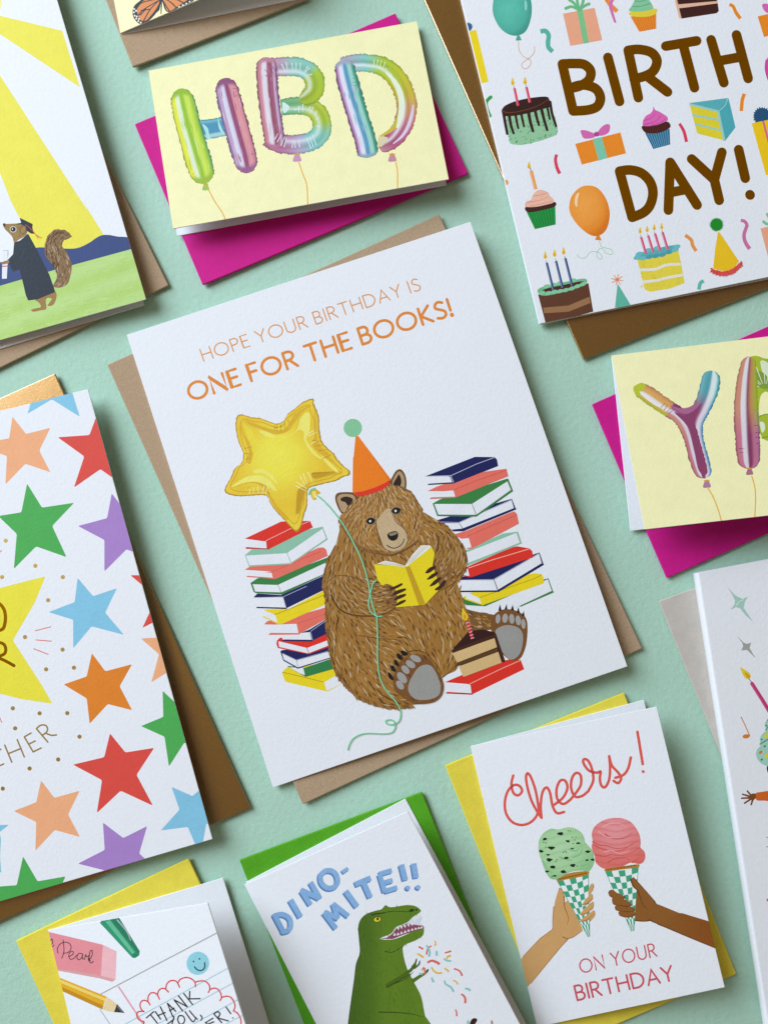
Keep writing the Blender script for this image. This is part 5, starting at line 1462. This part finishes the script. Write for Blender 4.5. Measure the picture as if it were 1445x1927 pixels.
def cone(a, L0, L1, R0, R1, rows=10, cols=5):
    a.poly(JC([L0, R0, R1, L1]), '#eef0ee')
    def P(u, v):
        l = (L0[0] + (L1[0] - L0[0]) * v, L0[1] + (L1[1] - L0[1]) * v); r = (R0[0] + (R1[0] - R0[0]) * v, R0[1] + (R1[1] - R0[1]) * v)
        sag = 26 * (1 - v) * math.sin(math.pi * u)
        return (l[0] + (r[0] - l[0]) * u, l[1] + (r[1] - l[1]) * u + sag)
    for i in range(rows):
        for j in range(cols):
            if (i + j) % 2: continue
            v0, v1 = 1 - (1 - i / rows) ** 1.0, (i + 1) / rows
            a.poly(JC([P(j / cols, v0), P((j + 1) / cols, v0), P((j + 1) / cols, v1), P(j / cols, v1)]), '#3fa57c')
    a.line(JC([L0, L1]), 1.0, '#3fa57c', 0, caps=False); a.line(JC([R0, R1]), 1.0, '#3fa57c', 0, caps=False)
# light hand behind the cone, then cone, then fingers
SK, SKD = '#d0a066', '#a8702f'
a = Art(c, 'hand_print')
arm_l = CV('340,1320 395,1225 470,1145 525,1105') + JC('235,1230 245,1080 262,950 290,850 310,790 340,795 365,880 372,960 400,930 440,960 520,1120 580,1270 500,1330 410,1370 340,1445') + CV('430,1350 380,1400')
a.poly(arm_l, SK); 
for s, w in (('368,880 372,1000 405,1090 415,1150 398,1205', 2.6), ('250,1000 238,1150 240,1265', 1.8), ('355,1345 400,1362 470,1345 570,1275', 2.6), ('312,795 350,815 365,890', 2.0)): a.line(JC(s), w, SKD, w1=.8)
a.line(JC('410,1370 340,1445') + CV('430,1350'), 1.8, SKD, 0, w1=1)
a.line(CV('525,1108 470,1150 395,1228'), 1.2, SKD, w1=.8)
hand_l = a.done()
a = Art(c, 'ice_cream_cone_print')
cone(a, (285, 700), (640, 1345), (640, 600), (656, 1335))
a.poly(JC('280,690 340,650 450,615 560,600 640,598 642,632 560,660 400,690 300,708'), '#b98228', 4)
for k in range(9): a.ell(*JC.pt(320 + k * 36, 686 - k * 8), 3, 1.6, -12, '#8f5c14', n=10)
sc = JC('75,320 90,230 140,160 220,115 300,125 400,100 480,108 560,160 590,215 605,270 650,320 690,370 705,440 708,490 680,560 640,600 560,590 440,605 340,660 270,690 210,680 165,620 130,540 120,490 90,420')
def mint(x, y):
    cx, cy = JC.pt(330, 330)
    d = math.dist((x, y), (cx, cy)) / 62
    return mixc(ramp([(0, '#b4d9a8'), (.6, '#aad39c'), (1, '#93c389')], d), lin('#7fb880'), .28 * max(0, math.sin(y * .42 + x * .12)))
a.poly(sc, mint, 4, sub=4)
for s in ('470,440 540,410 570,350 560,310', '320,440 400,470 470,470', '560,540 640,510 690,460', '120,480 170,560 230,620', '430,350 500,370 545,330'): a.line(JC(s), 3.2, '#86bd86', w1=1)
for x, y, s_, r_ in ((325, 175, 1.5, 0), (148, 235, 1.2, 20), (225, 330, 1.7, 40), (410, 258, 1.3, -40), (528, 280, 1.2, 30), (105, 370, 1.2, 10), (185, 412, 1.0, -15), (198, 470, 1.6, 35), (388, 450, 1.3, -20), (640, 375, 1.3, 50), (688, 470, 1.1, -60), (626, 475, .9, 0), (245, 550, 1.4, 5), (470, 530, 1.5, 10), (362, 605, 1.4, 20), (175, 600, 1.0, 30), (262, 650, 1.0, -30), (460, 342, .8, 20)):
    rr = random.Random(x); cx, cy = JC.pt(x, y)
    a.poly([(cx + 3.2 * s_ * rr.uniform(.55, 1.25) * math.cos(t + math.radians(r_)) * 1.25, cy + 2.3 * s_ * rr.uniform(.55, 1.25) * math.sin(t + math.radians(r_))) for t in [k * 2 * math.pi / 7 for k in range(7)]], '#17201a')
for x, y in pp('460,215 500,212 488,245 468,285 412,140 438,142 135,272 160,278 160,328 355,385 375,372 392,385 272,488 285,468 512,540 230,660'): a.ell(*JC.pt(x, y), 1.3, 1.0, 40, '#1b251d', n=8)
a.done()
a = Art(c, 'hand_print')
for s in ('640,855 645,800 670,745 695,738 703,765 690,810 660,850', '575,975 600,930 640,885 665,850 692,870 690,910 650,950 600,985', '552,1085 590,1030 650,975 690,940 705,965 695,1010 640,1060 580,1098', '548,1160 590,1120 660,1070 700,1040 718,1065 712,1110 660,1165 655,1140 600,1168'):
    a.poly(JC(s), SK, 4); P = JC(s); a.line([P[-3], P[-2], P[-1]], 1.3, SKD, w1=.6)
for s in ('575,975 620,960 680,920', '552,1090 620,1072 695,1015', '550,1165 620,1150 700,1085'): a.line(JC(s), 1.5, SKD, w1=.7)
a.done()
a = Art(c, 'ice_cream_cone_print')
cone(a, (830, 590), (1128, 1280), (1207, 540), (1158, 1275))
a.poly(JC('828,575 900,560 1050,540 1205,520 1200,555 1050,575 850,600'), '#b98228', 4)
for k in range(9): a.ell(*JC.pt(860 + k * 38, 582 - k * 6), 3, 1.5, -8, '#8f5c14', n=10)
sp_ = JC('680,180 700,110 760,50 840,10 930,-5 1030,0 1120,40 1180,110 1220,190 1232,270 1230,330 1270,370 1285,430 1265,490 1210,518 1120,500 1020,545 920,555 830,570 770,545 720,490 715,430 690,370 678,310 690,260')
def pinkc(x, y):
    cx, cy = JC.pt(950, 130)
    d = math.hypot(x - cx, (y - cy)) / 62
    return mixc(ramp([(0, '#ea9a9c'), (.5, '#e68a8a'), (1, '#e0736c'), (1.4, '#de6a60')], d), lin('#c94f48'), .3 * max(0, math.sin(y * .5 + math.sin(x * .08) * 1.6)))
a.poly(sp_, pinkc, 4, sub=4)
for s in ('690,265 760,300 850,310 950,340 1060,330 1150,290', '700,300 800,345 920,375 1040,350 1180,260', '715,410 820,430 900,410 1010,420 1130,390 1220,330', '860,500 950,455 1060,450 1120,480', '1140,500 1180,470 1230,440', '830,180 930,230 1060,220 1140,160'): a.line(JC(s), 2.6, '#cf5a52', w1=.8)
for s in ('800,100 880,60 1000,60 1080,110', '760,150 850,210 980,215 1080,180', '820,380 900,365 1000,395 1100,365'): a.line(JC(s), 2.2, '#f0a8aa', w1=.8)
a.done()
a = Art(c, 'hand_print')
BS, BSD = '#8f5a24', '#5f3512'
a.poly(JC('1120,690 1145,668 1180,690 1250,780 1330,870 1400,950 1430,985') + CV('1003,990 1100,1030 1235,1070 1300,1085 1320,1215 1265,1190 1120,1130 970,1065') + JC('1330,1160 1240,1165 1170,1150 1175,1000 1185,880 1190,810 1150,770 1125,730'), BS)
a.poly(CV('1110,1030 1235,1068 1265,1190 1120,1130 1000,1082'), lambda x, y: mixc(lin('#8f5a24'), lin('#8a4d16'), (x - 1240) / 90), 0, sub=10)
for s in ('865,840 890,810 925,812 960,840 1020,865 1055,890 1035,910 960,908 890,885', '908,930 920,900 1000,905 1080,930 1125,965 1100,995 1020,990 930,975', '940,1010 960,985 1060,1000 1130,1000 1165,1020 1140,1055 1050,1055 960,1040', '980,1070 1000,1050 1080,1060 1150,1055 1175,1075 1140,1110 1060,1118 1000,1100'):
    a.poly(JC(s), BS, 4); P = catmull(JC(s), True, 3); k = len(P) // 2; a.line(P[k + 1:-1], 1.8, BSD, 0, w1=1.0)
for s, w in (('1120,690 1150,770 1200,820 1230,900 1260,980 1310,1030', 2.6), ('1170,1155 1250,1165 1330,1160 1345,1135', 2.2), ('1390,940 1425,995', 1.8), ('1150,668 1250,775 1400,945', 1.4)): a.line(JC(s), w, BSD, w1=.8)
a.line(CV('962,1062 1000,1078 1120,1130 1265,1190'), 1.8, BSD, w1=1.4)
a.done()

# ================================================================ candle and sparkle card
c = C_SING
KV, K2, K3 = View(1205, 1040, 3.854), View(1325, 1200, 5.667), View(1295, 1500, 4.513)
a = Art(c, 'sparkle_print')
a.poly(KV('630,250 685,310 715,325 740,335 778,318 755,355 745,400 780,450 812,502 760,455 720,405 690,395 648,415 680,375 682,345 660,300'), '#a9cdbd'); a.line(KV('690,385 715,355 745,340'), 1.6, '#d8ece2'); a.done()
a = Art(c, 'sparkle_print', None, None)
a.poly(KV('695,602 745,652 768,662 800,652 788,690 810,730 835,768 800,735 770,705 728,710 742,680 735,655'), '#a6a59c'); a.done()
a = Art(c, 'candle_print')
a.line(K2('505,490 600,640 680,770 760,900'), 7.0, '#c53572', w1=7.6); a.line(K2('495,490 590,645 670,780'), 1.5, '#d95c90'); a.line(K2('470,440 498,468'), 1.3, '#5a3a30', 0)
a.poly(K2('380,318 425,340 470,370 490,400 485,430 460,440 430,428 405,390'), '#e8cf2a', 4); a.poly(K2('425,372 460,385 485,405 480,432 455,430'), '#e0a11e', 4); a.done()
a = Art(c, 'music_note_print'); a.line(K2('390,848 430,930 480,1045'), 1.9, '#d6843c', 0); a.ell(*K2.pt(443, 1052), 7.0, 4.0, -8, '#d8822e'); a.done()
a = Art(c, 'cupcake_print')
a.poly(K2('655,985 640,930 660,880 720,820 900,800 900,1480 720,1400 690,1365 640,1362 580,1320 548,1250 560,1190 595,1150 588,1090 605,1040'), '#a3d0bb', 4)
a.line(K2('590,1135 640,1105 690,1075'), 2.4, '#5f8f74'); a.line(K2('650,985 680,940 690,920'), 2.0, '#5f8f74')
for x, y, col, rx in ((655, 938, '#2f7a62', 2), (608, 1085, '#2f7a62', 2), (640, 1158, '#2f7a62', 2.4), (608, 1300, '#2f7a62', 2.4), (597, 1222, '#dd7a3a', 4), (660, 1262, '#dbd23a', 5), (655, 1045, '#dbd23a', 5), (672, 880, '#b98a5a', 2)): a.ell(*K2.pt(x, y), rx, rx * .7, -40, col, n=12)
a.poly(K2('662,1400 680,1360 760,1370 760,1460 690,1460'), '#4a2216', 3); a.done()
a = Art(c, 'waving_arm_print')
a.poly(K2('540,1660 600,1645 760,1635 760,1745 640,1738 560,1735 538,1700'), '#d2641e', 3)
a.poly(K2('480,1680 520,1660 545,1675 540,1715 510,1735 480,1720'), '#7d4722', 4)
for s in ('500,1690 455,1635', '490,1695 405,1670', '490,1708 395,1712', '500,1715 425,1765', '515,1720 495,1780'): a.line(K2(s), 3.6, '#7d4722', 0, w1=3.0)
a.done()
a = Art(c, 'motion_line_print'); a.line(K3('660,340 690,350'), 1.4, '#8a8a88', 0); a.line(K3('660,425 690,410'), 1.4, '#8a8a88', 0); a.done()
a = Art(c, 'music_note_print'); a.ell(*K3.pt(682, 872), 5.2, 3.6, -10, '#dd8a2a'); a.done()
